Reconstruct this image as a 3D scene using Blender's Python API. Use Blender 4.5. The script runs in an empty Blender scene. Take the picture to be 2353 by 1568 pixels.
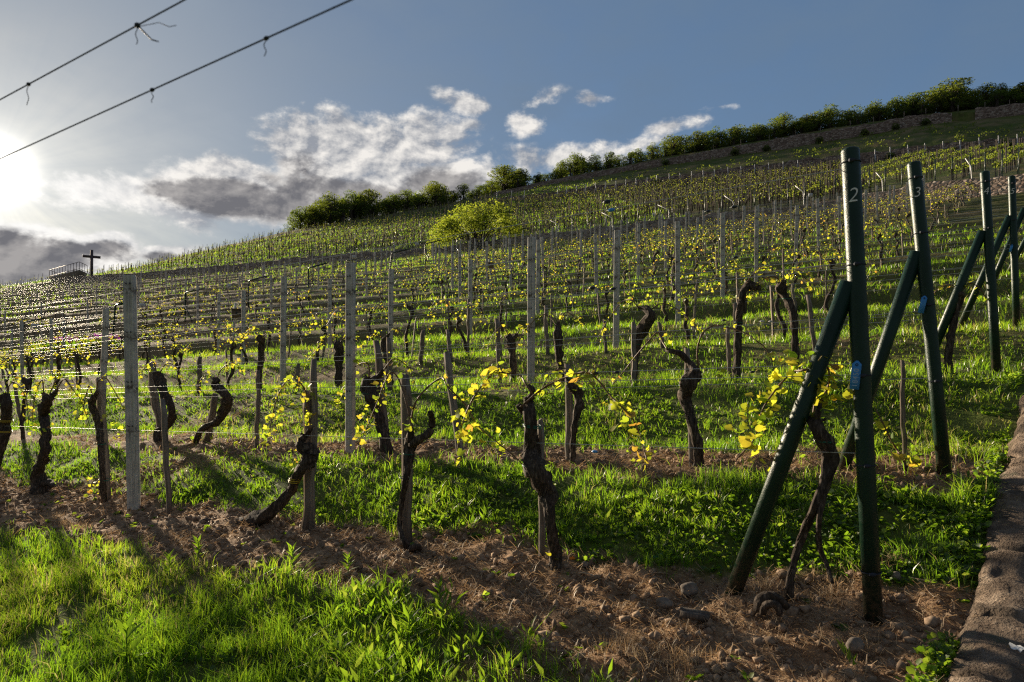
import bpy, bmesh, math, random
import numpy as np
from mathutils import Vector, Matrix
random.seed(7)
rng = np.random.default_rng(11)
sc = bpy.context.scene
COL = sc.collection
R = math.radians

# ------------------------------------------------------------------ camera
cam_d = bpy.data.cameras.new('camera'); cam = bpy.data.objects.new('camera', cam_d); COL.objects.link(cam)
cam.location = (0, 0, 0); cam.rotation_euler = (R(90), 0, 0)
cam_d.lens = 24; cam_d.sensor_width = 36; cam_d.shift_y = 66 / 2353
cam_d.clip_start = .05; cam_d.clip_end = 3000
cam_d.dof.use_dof = True; cam_d.dof.focus_distance = 8.5; cam_d.dof.aperture_fstop = 7.1
sc.camera = cam
# ------------------------------------------------------------------ light
SUN = Vector((-0.762, 1.0, 0.293)).normalized()
sun_el = math.asin(SUN.z); sun_az = math.atan2(SUN.x, SUN.y)
sl = bpy.data.lights.new('sun', 'SUN'); so = bpy.data.objects.new('sun', sl); COL.objects.link(so)
sl.energy = 5.0; sl.angle = R(2.6); sl.color = (1.0, .84, .62)
so.rotation_euler = (-SUN).to_track_quat('-Z', 'Y').to_euler()
so.location = (-30, 40, 30)
vs = sc.view_settings
sc.display_settings.display_device = 'sRGB'
vs.view_transform = 'Standard'; vs.look = 'None'; vs.gamma = 1; vs.exposure = 1.2
sc.cycles.max_bounces = 8; sc.cycles.transparent_max_bounces = 8; sc.cycles.diffuse_bounces = 3
sc.cycles.use_denoising = False; sc.cycles.pixel_filter_type = 'BLACKMAN_HARRIS'; sc.cycles.filter_width = 1.25
sc.cycles.sample_clamp_indirect = 6

# pixel (of a 2353 x 1568 view) -> azimuth, elevation
def ae(px, py):
    X = (px - 1176.5) / 1568; Z = (850 - py) / 1568
    return math.atan(X), math.atan(Z / math.sqrt(1 + X * X))

class NT:
    def __init__(s, tree): s.t = tree; s.n = tree.nodes; s.l = tree.links
    def add(s, typ, **kw):
        n = s.n.new(typ)
        for k, v in kw.items(): setattr(n, k, v)
        return n
    def put(s, sock, v):
        if v is None: return
        if hasattr(v, 'links') or isinstance(v, bpy.types.NodeSocket): s.l.new(v, sock)
        else: sock.default_value = v
    def m(s, op, a, b=None, c=None, clamp=False):
        n = s.add('ShaderNodeMath', operation=op, use_clamp=clamp)
        for i, v in enumerate((a, b, c)): s.put(n.inputs[i], v)
        return n.outputs[0]
    def v(s, op, a, b=None):
        n = s.add('ShaderNodeVectorMath', operation=op)
        s.put(n.inputs[0], a)
        if b is not None: s.put(n.inputs[1], b)
        return n.outputs[1] if op in ('LENGTH', 'DOT_PRODUCT') else n.outputs[0]
    def sep(s, a):
        n = s.add('ShaderNodeSeparateXYZ'); s.put(n.inputs[0], a); return n.outputs
    def comb(s, x, y, z=0.0):
        n = s.add('ShaderNodeCombineXYZ')
        for i, q in enumerate((x, y, z)): s.put(n.inputs[i], q)
        return n.outputs[0]
    def noise(s, vec, scale, detail=4, rough=.55, dist=0.0, out=0):
        n = s.add('ShaderNodeTexNoise'); s.put(n.inputs['Vector'], vec)
        n.inputs['Scale'].default_value = scale; n.inputs['Detail'].default_value = detail
        n.inputs['Roughness'].default_value = rough; n.inputs['Distortion'].default_value = dist
        return n.outputs[out]
    def mapr(s, v, a, b, c=0.0, d=1.0, smooth=False):
        n = s.add('ShaderNodeMapRange', interpolation_type='SMOOTHSTEP' if smooth else 'LINEAR')
        s.put(n.inputs[0], v)
        for i, q in enumerate((a, b, c, d)): s.put(n.inputs[i + 1], q)
        return n.outputs[0]
    def mix(s, f, a, b, blend='MIX'):
        n = s.add('ShaderNodeMix', data_type='RGBA', blend_type=blend)
        s.put(n.inputs[0], f); s.put(n.inputs[6], a); s.put(n.inputs[7], b)
        return n.outputs[2]
    def ramp(s, f, stops):
        n = s.add('ShaderNodeValToRGB'); s.put(n.inputs[0], f)
        e = n.color_ramp.elements
        while len(e) < len(stops): e.new(.5)
        for q, (p, c) in zip(e, stops): q.position = p; q.color = (*c, 1)
        return n.outputs[0]

def c4(r, g, b): return (r, g, b, 1.0)

# ------------------------------------------------------------------ sky
W = bpy.data.worlds.new('World'); sc.world = W; W.use_nodes = True
T = NT(W.node_tree); T.n.clear()
SKY = 0.06
sky = T.add('ShaderNodeTexSky', sky_type='NISHITA', sun_disc=False)
sky.sun_elevation = sun_el; sky.sun_rotation = sun_az
sky.altitude = 150; sky.air_density = 1.0; sky.dust_density = .9; sky.ozone_density = 2.0
D = T.add('ShaderNodeTexCoord').outputs['Generated']
dx, dy, dz = T.sep(D)[:3]
az = T.m('ARCTAN2', dx, dy); el = T.m('ARCSINE', dz)
V2 = T.comb(az, el)
PV = T.comb(az, T.m('MULTIPLY', el, 1.45))
nz = T.noise(PV, 10, 10, .58, .3)
nzL = T.noise(T.v('ADD', PV, (-.012, .020, 0)), 10, 6, .55, .3)
nfine = T.noise(PV, 34, 8, .62)
nfL = T.noise(T.v('ADD', PV, (-.004, .007, 0)), 34, 5, .6)
nz2 = T.noise(T.comb(az, T.m('MULTIPLY', el, 2.0), 3.7), 9, 6, .55, .3)
def blobs(lst):
    out = None
    for px, py, rx, ry, rot, w in lst:
        a, e = ae(px, py)
        mp = T.add('ShaderNodeMapping', vector_type='TEXTURE')
        k = math.cos(a)
        mp.inputs['Location'].default_value = (a, e, 0)
        mp.inputs['Rotation'].default_value = (0, 0, R(rot))
        mp.inputs['Scale'].default_value = (rx / 1568 * (.55 + .45 * k), ry / 1568 * k, 1)
        T.l.new(V2, mp.inputs['Vector'])
        d = T.m('MULTIPLY', T.m('SUBTRACT', 1.0, T.v('LENGTH', mp.outputs[0])), w)
        out = d if out is None else T.m('MAXIMUM', out, d)
    return out
cl = blobs([
    (300, 445, 240, 52, 3, 1.1), (520, 440, 220, 100, 10, 1.2), (760, 350, 210, 105, 8, 1.3), (960, 335, 170, 88, -4, 1.2),
    (720, 455, 260, 85, 8, 1.2), (970, 420, 250, 80, 6, 1.2), (560, 490, 170, 45, -4, .8), (1085, 240, 95, 30, -12, .85),
    (1200, 282, 70, 34, -8, .85), (1235, 232, 62, 22, 14, .55), (1362, 228, 45, 16, 0, .5), (1540, 292, 90, 18, 8, .5),
    (1280, 365, 230, 42, 6, .75), (1450, 340, 120, 22, 8, .5), (1655, 246, 40, 9, 0, .4), (1080, 290, 60, 20, 6, .5),
    (40, 590, 215, 92, 0, 1.7), (255, 565, 80, 46, 0, 1.2), (380, 580, 90, 26, 4, .8), (60, 640, 200, 26, 0, .8),
    (610, 320, 50, 20, 0, .45), (1000, 470, 200, 50, 4, .8)])
dk = blobs([(375, 440, 60, 22, 0, 1), (520, 452, 185, 50, -2, 1.3), (660, 395, 80, 40, 20, 1.0), (790, 470, 230, 62, 6, 1.3),
    (1010, 415, 150, 40, 4, .7), (40, 605, 220, 80, 0, 2.0), (250, 585, 70, 34, 0, 1.3), (390, 596, 70, 18, 0, .8), (700, 430, 120, 60, 10, .8)])
solid = blobs([(20, 600, 230, 100, 0, 1.6), (250, 572, 62, 46, 0, 1.3), (375, 590, 80, 26, 3, 1.1), (500, 452, 170, 44, 2, .8), (800, 465, 240, 60, 6, 1.0), (980, 425, 170, 40, 4, .6)])
cov = T.m('MULTIPLY', T.m('MINIMUM', cl, .75), 1.0)
dens = T.m('ADD', T.m('ADD', cov, T.m('MULTIPLY', T.m('MAXIMUM', solid, 0.0), .8)), T.m('ADD', T.m('MULTIPLY', T.m('SUBTRACT', nz, .49), 2.3), T.m('MULTIPLY', T.m('SUBTRACT', nfine, .5), .9)))
front = T.mapr(dy, .05, .2)
alpha = T.m('MULTIPLY', T.m('MULTIPLY', T.mapr(dens, .06, .58, smooth=True), T.mapr(cl, -.22, .05)), front)
relief = T.m('ADD', T.m('MULTIPLY', T.m('SUBTRACT', nz, nzL), 4.2), T.m('MULTIPLY', T.m('SUBTRACT', nfine, nfL), 1.6))
shade = T.mapr(T.m('ADD', T.m('ADD', T.m('MINIMUM', T.m('MAXIMUM', dk, -.4), .5), T.m('MULTIPLY', T.m('MAXIMUM', solid, 0.0), .35)), T.m('ADD', T.m('MULTIPLY', T.m('SUBTRACT', nz2, .5), 1.5), T.m('MULTIPLY', relief, -.35))), .02, .62, smooth=True)
puff = T.mapr(relief, -.42, .5)
sd = T.m('MAXIMUM', T.v('DOT_PRODUCT', T.v('NORMALIZE', D), tuple(SUN)), 0.0)
g1 = T.m('POWER', sd, 2600.0); g2 = T.m('POWER', sd, 45.0); g3 = T.m('POWER', sd, 9.0)
S = .50 / SKY
white = T.mix(puff, c4(.27 * S, .29 * S, .33 * S), c4(.78 * S, .75 * S, .71 * S))
white = T.mix(T.mapr(g2, .3, 1.0, 0, .9), white, c4(1.0 * S, .98 * S, .94 * S))
thin = T.mapr(dens, .15, .62)
grey = T.mix(puff, c4(.15 * S, .15 * S, .165 * S), c4(.34 * S, .325 * S, .32 * S))
grey = T.mix(thin, c4(.85 * S, .80 * S, .74 * S), grey)
cloud = T.mix(shade, white, grey)
base = T.mix(1.0, sky.outputs[0], c4(.62, .72, .84), 'MULTIPLY')
base = T.mix(1.0, base, T.mix(T.m('POWER', sd, 5.0), c4(1, 1, 1), c4(.42, .40, .38)), 'MULTIPLY')
ray = T.m('ARCTAN2', T.m('SUBTRACT', el, sun_el), T.m('SUBTRACT', az, sun_az))
rayn = T.noise(T.comb(T.m('MULTIPLY', ray, 3.2), 0.0, 0.0), 2.2, 3, .55)
veil = T.mix(T.m('ADD', T.mapr(nz2, .25, .75, .40, .85), T.mapr(rayn, .3, .7, -.07, .09)), base, T.mix(g3, c4(.118 * S, .182 * S, .275 * S), c4(.30 * S, .345 * S, .40 * S)))
veil = T.mix(front, T.mix(.7, base, c4(.13 * S, .135 * S, .14 * S)), veil)  # unseen sky behind the camera greyed and dimmed to weaken the blue fill
glow = T.mix(g2, c4(0, 0, 0), c4(.09 * S, .08 * S, .065 * S))
glow = T.mix(1.0, glow, T.mix(T.m('POWER', sd, 260.0), c4(0, 0, 0), c4(.22 * S, .21 * S, .18 * S)), 'ADD')
core = T.mix(g1, c4(0, 0, 0), c4(2.6 * S, 2.45 * S, 2.2 * S))
full = T.mix(1.0, T.mix(alpha, T.mix(1.0, veil, glow, 'ADD'), cloud), core, 'ADD')
bg = T.add('ShaderNodeBackground'); bg.inputs[1].default_value = SKY
T.l.new(full, bg.inputs[0])
T.l.new(bg.outputs[0], T.add('ShaderNodeOutputWorld').inputs[0])

# ------------------------------------------------------------------ noise in numpy
def _h(ix, iy, seed):
    n = (ix.astype(np.int64) * 374761393 + iy.astype(np.int64) * 668265263 + seed * 1442695041) & 0x7fffffff
    n = ((n ^ (n >> 13)) * 1274126177) & 0x7fffffff
    return ((n ^ (n >> 16)) & 0xffff) / 65535.0
def vn(x, y, seed=0):
    x = np.asarray(x, float); y = np.asarray(y, float)
    ix = np.floor(x); iy = np.floor(y); fx = x - ix; fy = y - iy
    fx = fx * fx * (3 - 2 * fx); fy = fy * fy * (3 - 2 * fy)
    a = _h(ix, iy, seed); b = _h(ix + 1, iy, seed); c = _h(ix, iy + 1, seed); d = _h(ix + 1, iy + 1, seed)
    return (a * (1 - fx) + b * fx) * (1 - fy) + (c * (1 - fx) + d * fx) * fy
def fbm(x, y, seed=0, o=4):
    s = 0; a = .5
    for k in range(o):
        s = s + a * vn(np.asarray(x) * 2 ** k, np.asarray(y) * 2 ** k, seed + k * 17); a *= .5
    return s / (1 - .5 ** o)

# ------------------------------------------------------------------ the hillside
# t runs up the slope (across the vine rows), s runs along the rows to the far end
UX, UY, NX, NY = -.845, .535, .535, .845
PROF_T = np.array([-60, -8, 0, 1.2, 2.35, 2.75, 3.4, 3.6, 4.3, 4.75, 5.7, 6.9, 7.6, 8.5, 9.4, 10.1, 10.9, 11.9, 12.6])
PROF_Z = np.array([-3, -1.75, -1.47, -1.38, -1.26, -1.14, -1.08, -1.04, -.78, -.68, -.56, -.12, -.05, .02, .41, .47, .52, .94, 1.0])
TB = np.array([ # px, y1foot, h1, t1, ycrest, tcrest, y2foot, h2, y3foot, h3
    (-700, 745, 0, 58, 735, 64, 0, 0, 0, 0), (-300, 705, 0, 60, 692, 66, 0, 0, 0, 0), (0, 668, .3, 60, 659, 67, 0, 0, 0, 0), (195, 648, .9, 60, 634, 69, 0, 0, 0, 0), (240, 646, 1., 61, 627, 72, 0, 0, 0, 0),
    (315, 643, 1.05, 62, 614, 80, 0, 0, 0, 0), (550, 624, .95, 62, 556, 101, 0, 0, 0, 0), (670, 611, .95, 62, 530, 110, 0, 0, 0, 0), (880, 596, .95, 62, 495, 120, 0, 0, 0, 0),
    (1040, 585, .95, 62, 466, 129, 0, 0, 0, 0), (1085, 580, 1, 62, 455, 131, 0, 0, 0, 0), (1136, 574, 1., 62, 443, 134, 463, .5, 449, .5), (1264, 561, 1., 61, 413, 139, 456, 1.05, 425, .9),
    (1500, 538, 1.1, 59, 366, 140, 429, 1.4, 385, 1.3), (1838, 508, 1.2, 56, 308, 141, 395, 1.7, 336, 1.9), (2100, 469, 1.15, 53, 265, 141, 361, 1.3, 290, 1.6), (2353, 446, 1.15, 50, 240, 141, 341, 1.5, 262, 1.3),
    (2700, 415, 1.15, 48, 205, 141, 312, 1.5, 226, 1.3), (3100, 385, 1.1, 46, 165, 141, 280, 1.5, 188, 1.3)], float)
TBX = (TB[:, 0] - 1176.5) / 1568
def den(X): return NX * X + NY
def ratio(X, py): return (850 - py) / 1568 / np.maximum(den(X), .12)
_r1 = ratio(TBX, TB[:, 1]); _rc = ratio(TBX, TB[:, 4])
K_t1 = TB[:, 3]; K_z1 = _r1 * K_t1; K_h1 = TB[:, 2]
K_tc = TB[:, 5]; K_zc = _rc * K_tc
has2 = TB[:, 6] > 0
K_t2 = np.where(has2, 115, K_t1 + .6 * (K_tc - K_t1)); _z2 = ratio(TBX, TB[:, 6]) * 115
K_z2 = np.where(has2, _z2, K_z1 + K_h1 + .6 * (K_zc - K_z1 - K_h1)); K_h2 = np.where(has2, TB[:, 7], 0)
K_t3 = np.where(has2, np.minimum(135, K_tc - 1.0), K_t1 + .85 * (K_tc - K_t1)); _z3 = ratio(TBX, TB[:, 8]) * K_t3
K_z3 = np.where(has2, _z3, K_z1 + K_h1 + .85 * (K_zc - K_z1 - K_h1)); K_h3 = np.where(has2, TB[:, 9], 0)
def kn(X, K): return np.interp(X, TBX, K)
def gz(x, y):
    """height of the hillside"""
    x = np.asarray(x, float); y = np.asarray(y, float)
    t = NX * x + NY * y; s = UX * x + UY * y
    near = np.interp(t, PROF_T, PROF_Z) - .031 * np.clip(s, -12, 40)
    X = np.clip(x / np.maximum(y, .5), -1.1, 1.22)
    d0 = 12.6 / np.maximum(den(X), .25); s0 = UX * X * d0 + UY * d0
    z0 = 1.0 - .031 * np.clip(s0, -12, 40)
    t1, z1, h1 = kn(X, K_t1), kn(X, K_z1), kn(X, K_h1)
    t2, z2, h2 = kn(X, K_t2), kn(X, K_z2), kn(X, K_h2)
    t3, z3, h3 = kn(X, K_t3), kn(X, K_z3), kn(X, K_h3)
    tc, zc = kn(X, K_tc), kn(X, K_zc)
    e = .35
    def seg(ta, za, tb, zb): return za + (t - ta) / np.maximum(tb - ta, .01) * (zb - za)
    f = (t - 12.6) / np.maximum(t1 - 12.6, .01)
    lin = z0 + f * (z1 - z0)
    ph = ((t - 12.6) / 2.5) % 1.0
    q = np.clip((ph - .38) / .42, 0, 1); q = q * q * (3 - 2 * q)
    rise = (z1 - z0) / np.maximum(t1 - 12.6, .01) * 2.5
    lin = lin + rise * (q - ph) * np.clip((t1 - t) / 4, 0, 1) * np.clip((t - 12.6) / .3, 0, 1)
    far = np.where(t < t1 + .1, lin,
        np.where(t < t1 + .1 + e, seg(t1 + .1, z1, t1 + .1 + e, z1 + h1),
        np.where(t < t2 + .1, seg(t1 + .1 + e, z1 + h1, t2 + .1, z2),
        np.where(t < t2 + .1 + e, seg(t2 + .1, z2, t2 + .1 + e, z2 + h2),
        np.where(t < t3 + .1, seg(t2 + .1 + e, z2 + h2, t3 + .1, z3),
        np.where(t < t3 + .1 + e, seg(t3 + .1, z3, t3 + .1 + e, z3 + h3),
        np.where(t < tc, seg(t3 + .1 + e, z3 + h3, tc, zc),
        np.where(t < tc + 10, zc + .02 * (t - tc), zc + .2 - .28 * (t - tc - 10)))))))))
    z = np.where((t > 12.6) & (y > .5), far, near)
    return z
def gz1(x, y): return float(gz(np.array([x]), np.array([y]))[0])
def st(s, t): return (UX * s + NX * t, UY * s + NY * t)
def toX(px): return (px - 1176.5) / 1568
def ground(px, py):
    """where the line of sight through this pixel meets the hillside"""
    X = toX(px); Z = (850 - py) / 1568
    d = np.concatenate([np.linspace(1.2, 12, 1500), np.linspace(12.01, 260, 8000)])
    g = gz(X * d, d); k = np.nonzero(g >= Z * d)[0]
    i = k[0] if len(k) else len(d) - 1
    dd = d[i]
    return Vector((X * dd, dd, float(g[i])))
def tof(p): return NX * p[0] + NY * p[1]
def sof(p): return UX * p[0] + UY * p[1]
def rowpt(px, py, t):
    X = toX(px); d = t / den(X)
    return Vector((X * d, d, (850 - py) / 1568 * d))
ROWS = [3.4, 4.85, 7.6, 10.1] + [12.6 + 2.5 * k for k in range(17)]
def send(t): return .3 - .09 * (t - 3.4)

# soil strips (bare earth under the first rows)
def soil_at(x, y):
    t = NX * x + NY * y; s = UX * x + UY * y
    n = (fbm(x * 1.3, y * 1.3, 5, 3) - .5) * .9 + (fbm(x * 5, y * 5, 9, 2) - .5) * .3
    lo = np.interp(s, [-2, 0, 1, 3, 6, 9], [1.9, 2.2, 2.38, 2.72, 2.62, 2.5])
    a = np.clip((t - lo + n * .45) / .16, 0, 1) * np.clip((3.74 - t + n * .4) / .16, 0, 1)
    b = np.clip((t - 4.52 + n * .4) / .15, 0, 1) * np.clip((np.interp(s, [-2, 1, 8], [5.7, 5.5, 5.3]) - t + n * .7) / .25, 0, 1) * .92
    c = np.clip((vn(x * .7, y * .7, 31) - .62) * 4, 0, 1) * .55
    ph = (t - 12.6) / 2.5; ph = ph - np.floor(ph)
    bk = np.where(t > 12.6, np.clip((ph - .36) / .06, 0, 1) * np.clip((.80 - ph) / .06, 0, 1), 0)
    bk = np.maximum(bk, np.clip((t - 8.5) / .1, 0, 1) * np.clip((9.45 - t) / .1, 0, 1)); bk = np.maximum(bk, np.clip((t - 10.9) / .1, 0, 1) * np.clip((11.9 - t) / .1, 0, 1))
    d = np.maximum(np.where(t > 6.2, np.clip((n - .05) * 2, 0, 1) * .4, 0), bk * np.clip(.62 + n * 1.2, 0, 1) * (t < 62) * np.interp(x / np.maximum(y, .5), [-.4, 0], [1, .35]))
    return np.clip(np.maximum(np.maximum(a, b), np.maximum(c * (t > 1), d)), 0, 1)

# ------------------------------------------------------------------ mesh helpers
def mesh_np(name, V, tris=None, quads=None, attrs=None, smooth=False):
    V = np.asarray(V, np.float32)
    me = bpy.data.meshes.new(name)
    parts = []; 
    nt = 0 if tris is None else len(tris); nq = 0 if quads is None else len(quads)
    loops = np.concatenate([np.asarray(q, np.int32).ravel() for q in (tris, quads) if q is not None and len(q)])
    starts = np.concatenate([np.arange(nt) * 3, nt * 3 + np.arange(nq) * 4]).astype(np.int32)
    me.vertices.add(len(V)); me.vertices.foreach_set('co', V.ravel())
    me.loops.add(len(loops)); me.loops.foreach_set('vertex_index', loops)
    me.polygons.add(nt + nq); me.polygons.foreach_set('loop_start', starts)
    if smooth: me.polygons.foreach_set('use_smooth', np.ones(nt + nq, bool))
    for k, a in (attrs or {}).items():
        at = me.attributes.new(k, 'FLOAT', 'POINT'); at.data.foreach_set('value', np.asarray(a, np.float32))
    me.update(calc_edges=True)
    return me
class MB:
    """collects pieces of one mesh"""
    def __init__(s): s.v = []; s.t = []; s.q = []; s.a = []; s.n = 0
    def add(s, V, tris=None, quads=None, tint=None):
        V = np.asarray(V, float).reshape(-1, 3)
        if tris is not None and len(tris): s.t.append(np.asarray(tris) + s.n)
        if quads is not None and len(quads): s.q.append(np.asarray(quads) + s.n)
        s.v.append(V); s.a.append(np.full(len(V), .5) if tint is None else np.broadcast_to(np.asarray(tint, float), (len(V),)))
        s.n += len(V)
    def box(s, c, size, rot=None, taper=1.0, tint=None):
        x, y, z = [q / 2 for q in size]
        V = np.array([(-x, -y, -z), (x, -y, -z), (x, y, -z), (-x, y, -z), (-x * taper, -y * taper, z), (x * taper, -y * taper, z), (x * taper, y * taper, z), (-x * taper, y * taper, z)])
        if rot is not None: V = V @ np.array(rot).T
        s.add(V + np.array(c), None, [(0, 3, 2, 1), (4, 5, 6, 7), (0, 1, 5, 4), (1, 2, 6, 5), (2, 3, 7, 6), (3, 0, 4, 7)], tint)
    def tube(s, P, rad, sides=8, rough=0.0, seed=0, cap=True, ridges=0, tint=None):
        P = np.asarray(P, float); n = len(P); rad = np.broadcast_to(np.asarray(rad, float), (n,))
        T_ = np.gradient(P, axis=0); T_ /= np.maximum(np.linalg.norm(T_, axis=1, keepdims=True), 1e-9)
        ref = np.array([.3, .2, 1.0]) if abs(T_[0][2]) < .8 else np.array([1.0, .2, 0])
        A = np.cross(T_, ref); A /= np.maximum(np.linalg.norm(A, axis=1, keepdims=True), 1e-9); B = np.cross(T_, A)
        th = np.arange(sides) / sides * 2 * np.pi
        L = np.concatenate([[0], np.cumsum(np.linalg.norm(np.diff(P, axis=0), axis=1))])
        rr = np.repeat(rad[:, None], sides, 1)
        if rough > 0:
            tw = L[:, None] * 6
            k = vn((np.cos(th)[None] * 2.2 + 5 + 0 * tw), (np.sin(th)[None] * 2.2 + L[:, None] * 14 + seed * 3.1), seed)
            k2 = vn((np.cos(th + L[:, None] * 3) * 4 + 9), (np.sin(th + L[:, None] * 3) * 4 + L[:, None] * 5 + seed), seed + 5)
            rr = rr * (1 + rough * ((k - .5) * 1.0 + (k2 - .5) * 1.2))
            if ridges: rr = rr * (1 + .11 * np.sin(ridges * th[None] + tw + seed))
        V = P[:, None, :] + rr[:, :, None] * (np.cos(th)[None, :, None] * A[:, None, :] + np.sin(th)[None, :, None] * B[:, None, :])
        V = V.reshape(-1, 3)
        i = np.arange(n - 1)[:, None] * sides; j = np.arange(sides)[None]; j2 = (j + 1) % sides
        Q = np.stack([i + j, i + j2, i + sides + j2, i + sides + j], -1).reshape(-1, 4)
        tr = []
        if cap:
            V = np.concatenate([V, P[:1] , P[-1:] + T_[-1:] * rad[-1] * .25])
            a, b = n * sides, n * sides + 1; o = (n - 1) * sides
            tr = [(a, (k + 1) % sides, k) for k in range(sides)] + [(b, o + k, o + (k + 1) % sides) for k in range(sides)]
        s.add(V, tr if tr else None, Q, tint)
    def build(s, name, mat, parent=None, smooth=False, loc=None):
        V = np.concatenate(s.v)
        if loc is not None: V = V - np.array(loc)
        me = mesh_np(name, V, np.concatenate(s.t) if s.t else None, np.concatenate(s.q) if s.q else None, {'tint': np.concatenate(s.a)}, smooth)
        return link(name, me, mat, parent, loc)
def link(name, me, mat, parent=None, loc=None):
    o = bpy.data.objects.new(name, me); COL.objects.link(o)
    if mat is not None and not len(me.materials): me.materials.append(mat)
    if parent is not None: o.parent = parent
    elif loc is not None: o.location = loc
    return o
def tag(o, label=None, cat=None, group=None, kind=None):
    if label: o['label'] = label
    if cat: o['category'] = cat
    if group: o['group'] = group
    if kind: o['kind'] = kind
    return o
def thing(name, label, cat, loc=(0, 0, 0), group=None, rz=0):
    o = bpy.data.objects.new(name, None); COL.objects.link(o); o.empty_display_size = .2
    o.location = loc; o.rotation_euler = (0, 0, rz)
    return tag(o, label, cat, group)
KIDS = {}
def kids(o): return [c for c in o.children]
def copy_tree(o, loc, rz=0.0, sc_=1.0, label=None, group=None, tilt=(0, 0)):
    c = o.copy(); COL.objects.link(c); c.location = loc; c.rotation_euler = (tilt[0], tilt[1], rz); c.scale = (sc_,) * 3
    if label: c['label'] = label
    if group: c['group'] = group
    for ch in kids(o):
        d = ch.copy(); COL.objects.link(d); d.parent = c
        for g in kids(ch):
            e = g.copy(); COL.objects.link(e); e.parent = d
    return c
ONES = 'zeroth first second third fourth fifth sixth seventh eighth ninth tenth eleventh twelfth thirteenth fourteenth fifteenth sixteenth seventeenth eighteenth nineteenth'.split()
TENS = {2: 'twent', 3: 'thirt', 4: 'fort', 5: 'fift', 6: 'sixt', 7: 'sevent', 8: 'eight', 9: 'ninet'}
def ordw(n):
    if n < 20: return ONES[n]
    if n >= 100: return 'hundred and ' + ordw(n - 100) if n > 100 else 'hundredth'
    a, b = divmod(n, 10)
    return TENS[a] + ('ieth' if b == 0 else 'y-' + ONES[b])
def smooth_path(P, step):
    """Catmull-Rom through the points (any width), resampled"""
    P = np.asarray(P, float)
    if len(P) < 3:
        n = max(2, int(np.linalg.norm(P[1, :3] - P[0, :3]) / step) + 1)
        return P[0] + (P[1] - P[0]) * np.linspace(0, 1, n)[:, None]
    Q = np.vstack([2 * P[0] - P[1], P, 2 * P[-1] - P[-2]]); out = []
    for i in range(1, len(Q) - 2):
        n = max(2, int(np.linalg.norm(Q[i + 1, :3] - Q[i, :3]) / step) + 1)
        u = np.linspace(0, 1, n, endpoint=False)[:, None]
        a, b, c, d = Q[i - 1], Q[i], Q[i + 1], Q[i + 2]
        out.append(.5 * ((2 * b) + (-a + c) * u + (2 * a - 5 * b + 4 * c - d) * u ** 2 + (-a + 3 * b - 3 * c + d) * u ** 3))
    out.append(P[-1:])
    return np.vstack(out)

# ------------------------------------------------------------------ materials
def material(name, f):
    m = bpy.data.materials.new(name); m.use_nodes = True
    t = NT(m.node_tree); t.n.clear(); out = t.add('ShaderNodeOutputMaterial')
    r = f(t)
    t.l.new(r[0] if isinstance(r, tuple) else r, out.inputs[0])
    return m
def princ(t, color, rough=.8, metal=0.0, spec=.3, bump=None, bstr=.3, bdist=.01):
    p = t.add('ShaderNodeBsdfPrincipled')
    t.put(p.inputs['Base Color'], color); t.put(p.inputs['Roughness'], rough); t.put(p.inputs['Metallic'], metal)
    p.inputs['Specular IOR Level'].default_value = spec
    if bump is not None:
        b = t.add('ShaderNodeBump'); b.inputs['Strength'].default_value = bstr; b.inputs['Distance'].default_value = bdist
        t.l.new(bump, b.inputs['Height']); t.l.new(b.outputs[0], p.inputs['Normal'])
    return p.outputs[0]
def leafy(t, col, tcol, fac=.55, gloss=.05, rough=.4):
    d = t.add('ShaderNodeBsdfDiffuse'); t.put(d.inputs[0], col)
    r = t.add('ShaderNodeBsdfTranslucent'); t.put(r.inputs[0], tcol)
    m = t.add('ShaderNodeMixShader'); m.inputs[0].default_value = fac
    t.l.new(d.outputs[0], m.inputs[1]); t.l.new(r.outputs[0], m.inputs[2])
    g = t.add('ShaderNodeBsdfGlossy'); g.inputs[0].default_value = c4(.9, .9, .85); g.inputs['Roughness'].default_value = rough
    m2 = t.add('ShaderNodeMixShader'); m2.inputs[0].default_value = gloss
    t.l.new(m.outputs[0], m2.inputs[1]); t.l.new(g.outputs[0], m2.inputs[2])
    return m2.outputs[0]
def attr(t, name):
    a = t.add('ShaderNodeAttribute'); a.attribute_name = name; return a.outputs['Fac']
def objc(t): return t.add('ShaderNodeTexCoord').outputs['Object']
def pos(t): return t.add('ShaderNodeNewGeometry').outputs['Position']
def obrand(t): return t.add('ShaderNodeObjectInfo').outputs['Random']
M = {}
def m_ground(t):
    p = pos(t); so_ = attr(t, 'soil')
    n1 = t.noise(p, 9, 6, .65); n2 = t.noise(p, 1.1, 4, .6); n3 = t.noise(p, 55, 4, .6); n4 = t.noise(p, .12, 4, .6)
    soil = t.ramp(n1, [(.25, (.095, .057, .034)), (.5, (.27, .17, .10)), (.75, (.47, .33, .205))])
    soil = t.mix(t.mapr(n3, .55, .75), soil, c4(.56, .41, .26))
    grass = t.ramp(n2, [(.3, (.045, .06, .012)), (.5, (.075, .105, .018)), (.7, (.12, .13, .035))])
    grass = t.mix(t.mapr(n4, .45, .65), grass, c4(.12, .135, .035))
    col = t.mix(so_, grass, soil)
    return princ(t, col, .95, 0, .1, t.m('ADD', n1, t.m('MULTIPLY', n3, .4)), .9, .03)
M['ground'] = material('hillside_earth', m_ground)
def m_grass(t):
    a = attr(t, 'tint')
    col = t.ramp(a, [(0, (.035, .065, .010)), (.5, (.07, .12, .014)), (.85, (.12, .15, .022)), (1, (.26, .20, .09))])
    tc = t.ramp(a, [(0, (.14, .33, .014)), (.5, (.31, .55, .02)), (.85, (.50, .62, .03)), (1, (.55, .45, .18))])
    return leafy(t, col, tc, .55, .05, .35)
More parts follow.
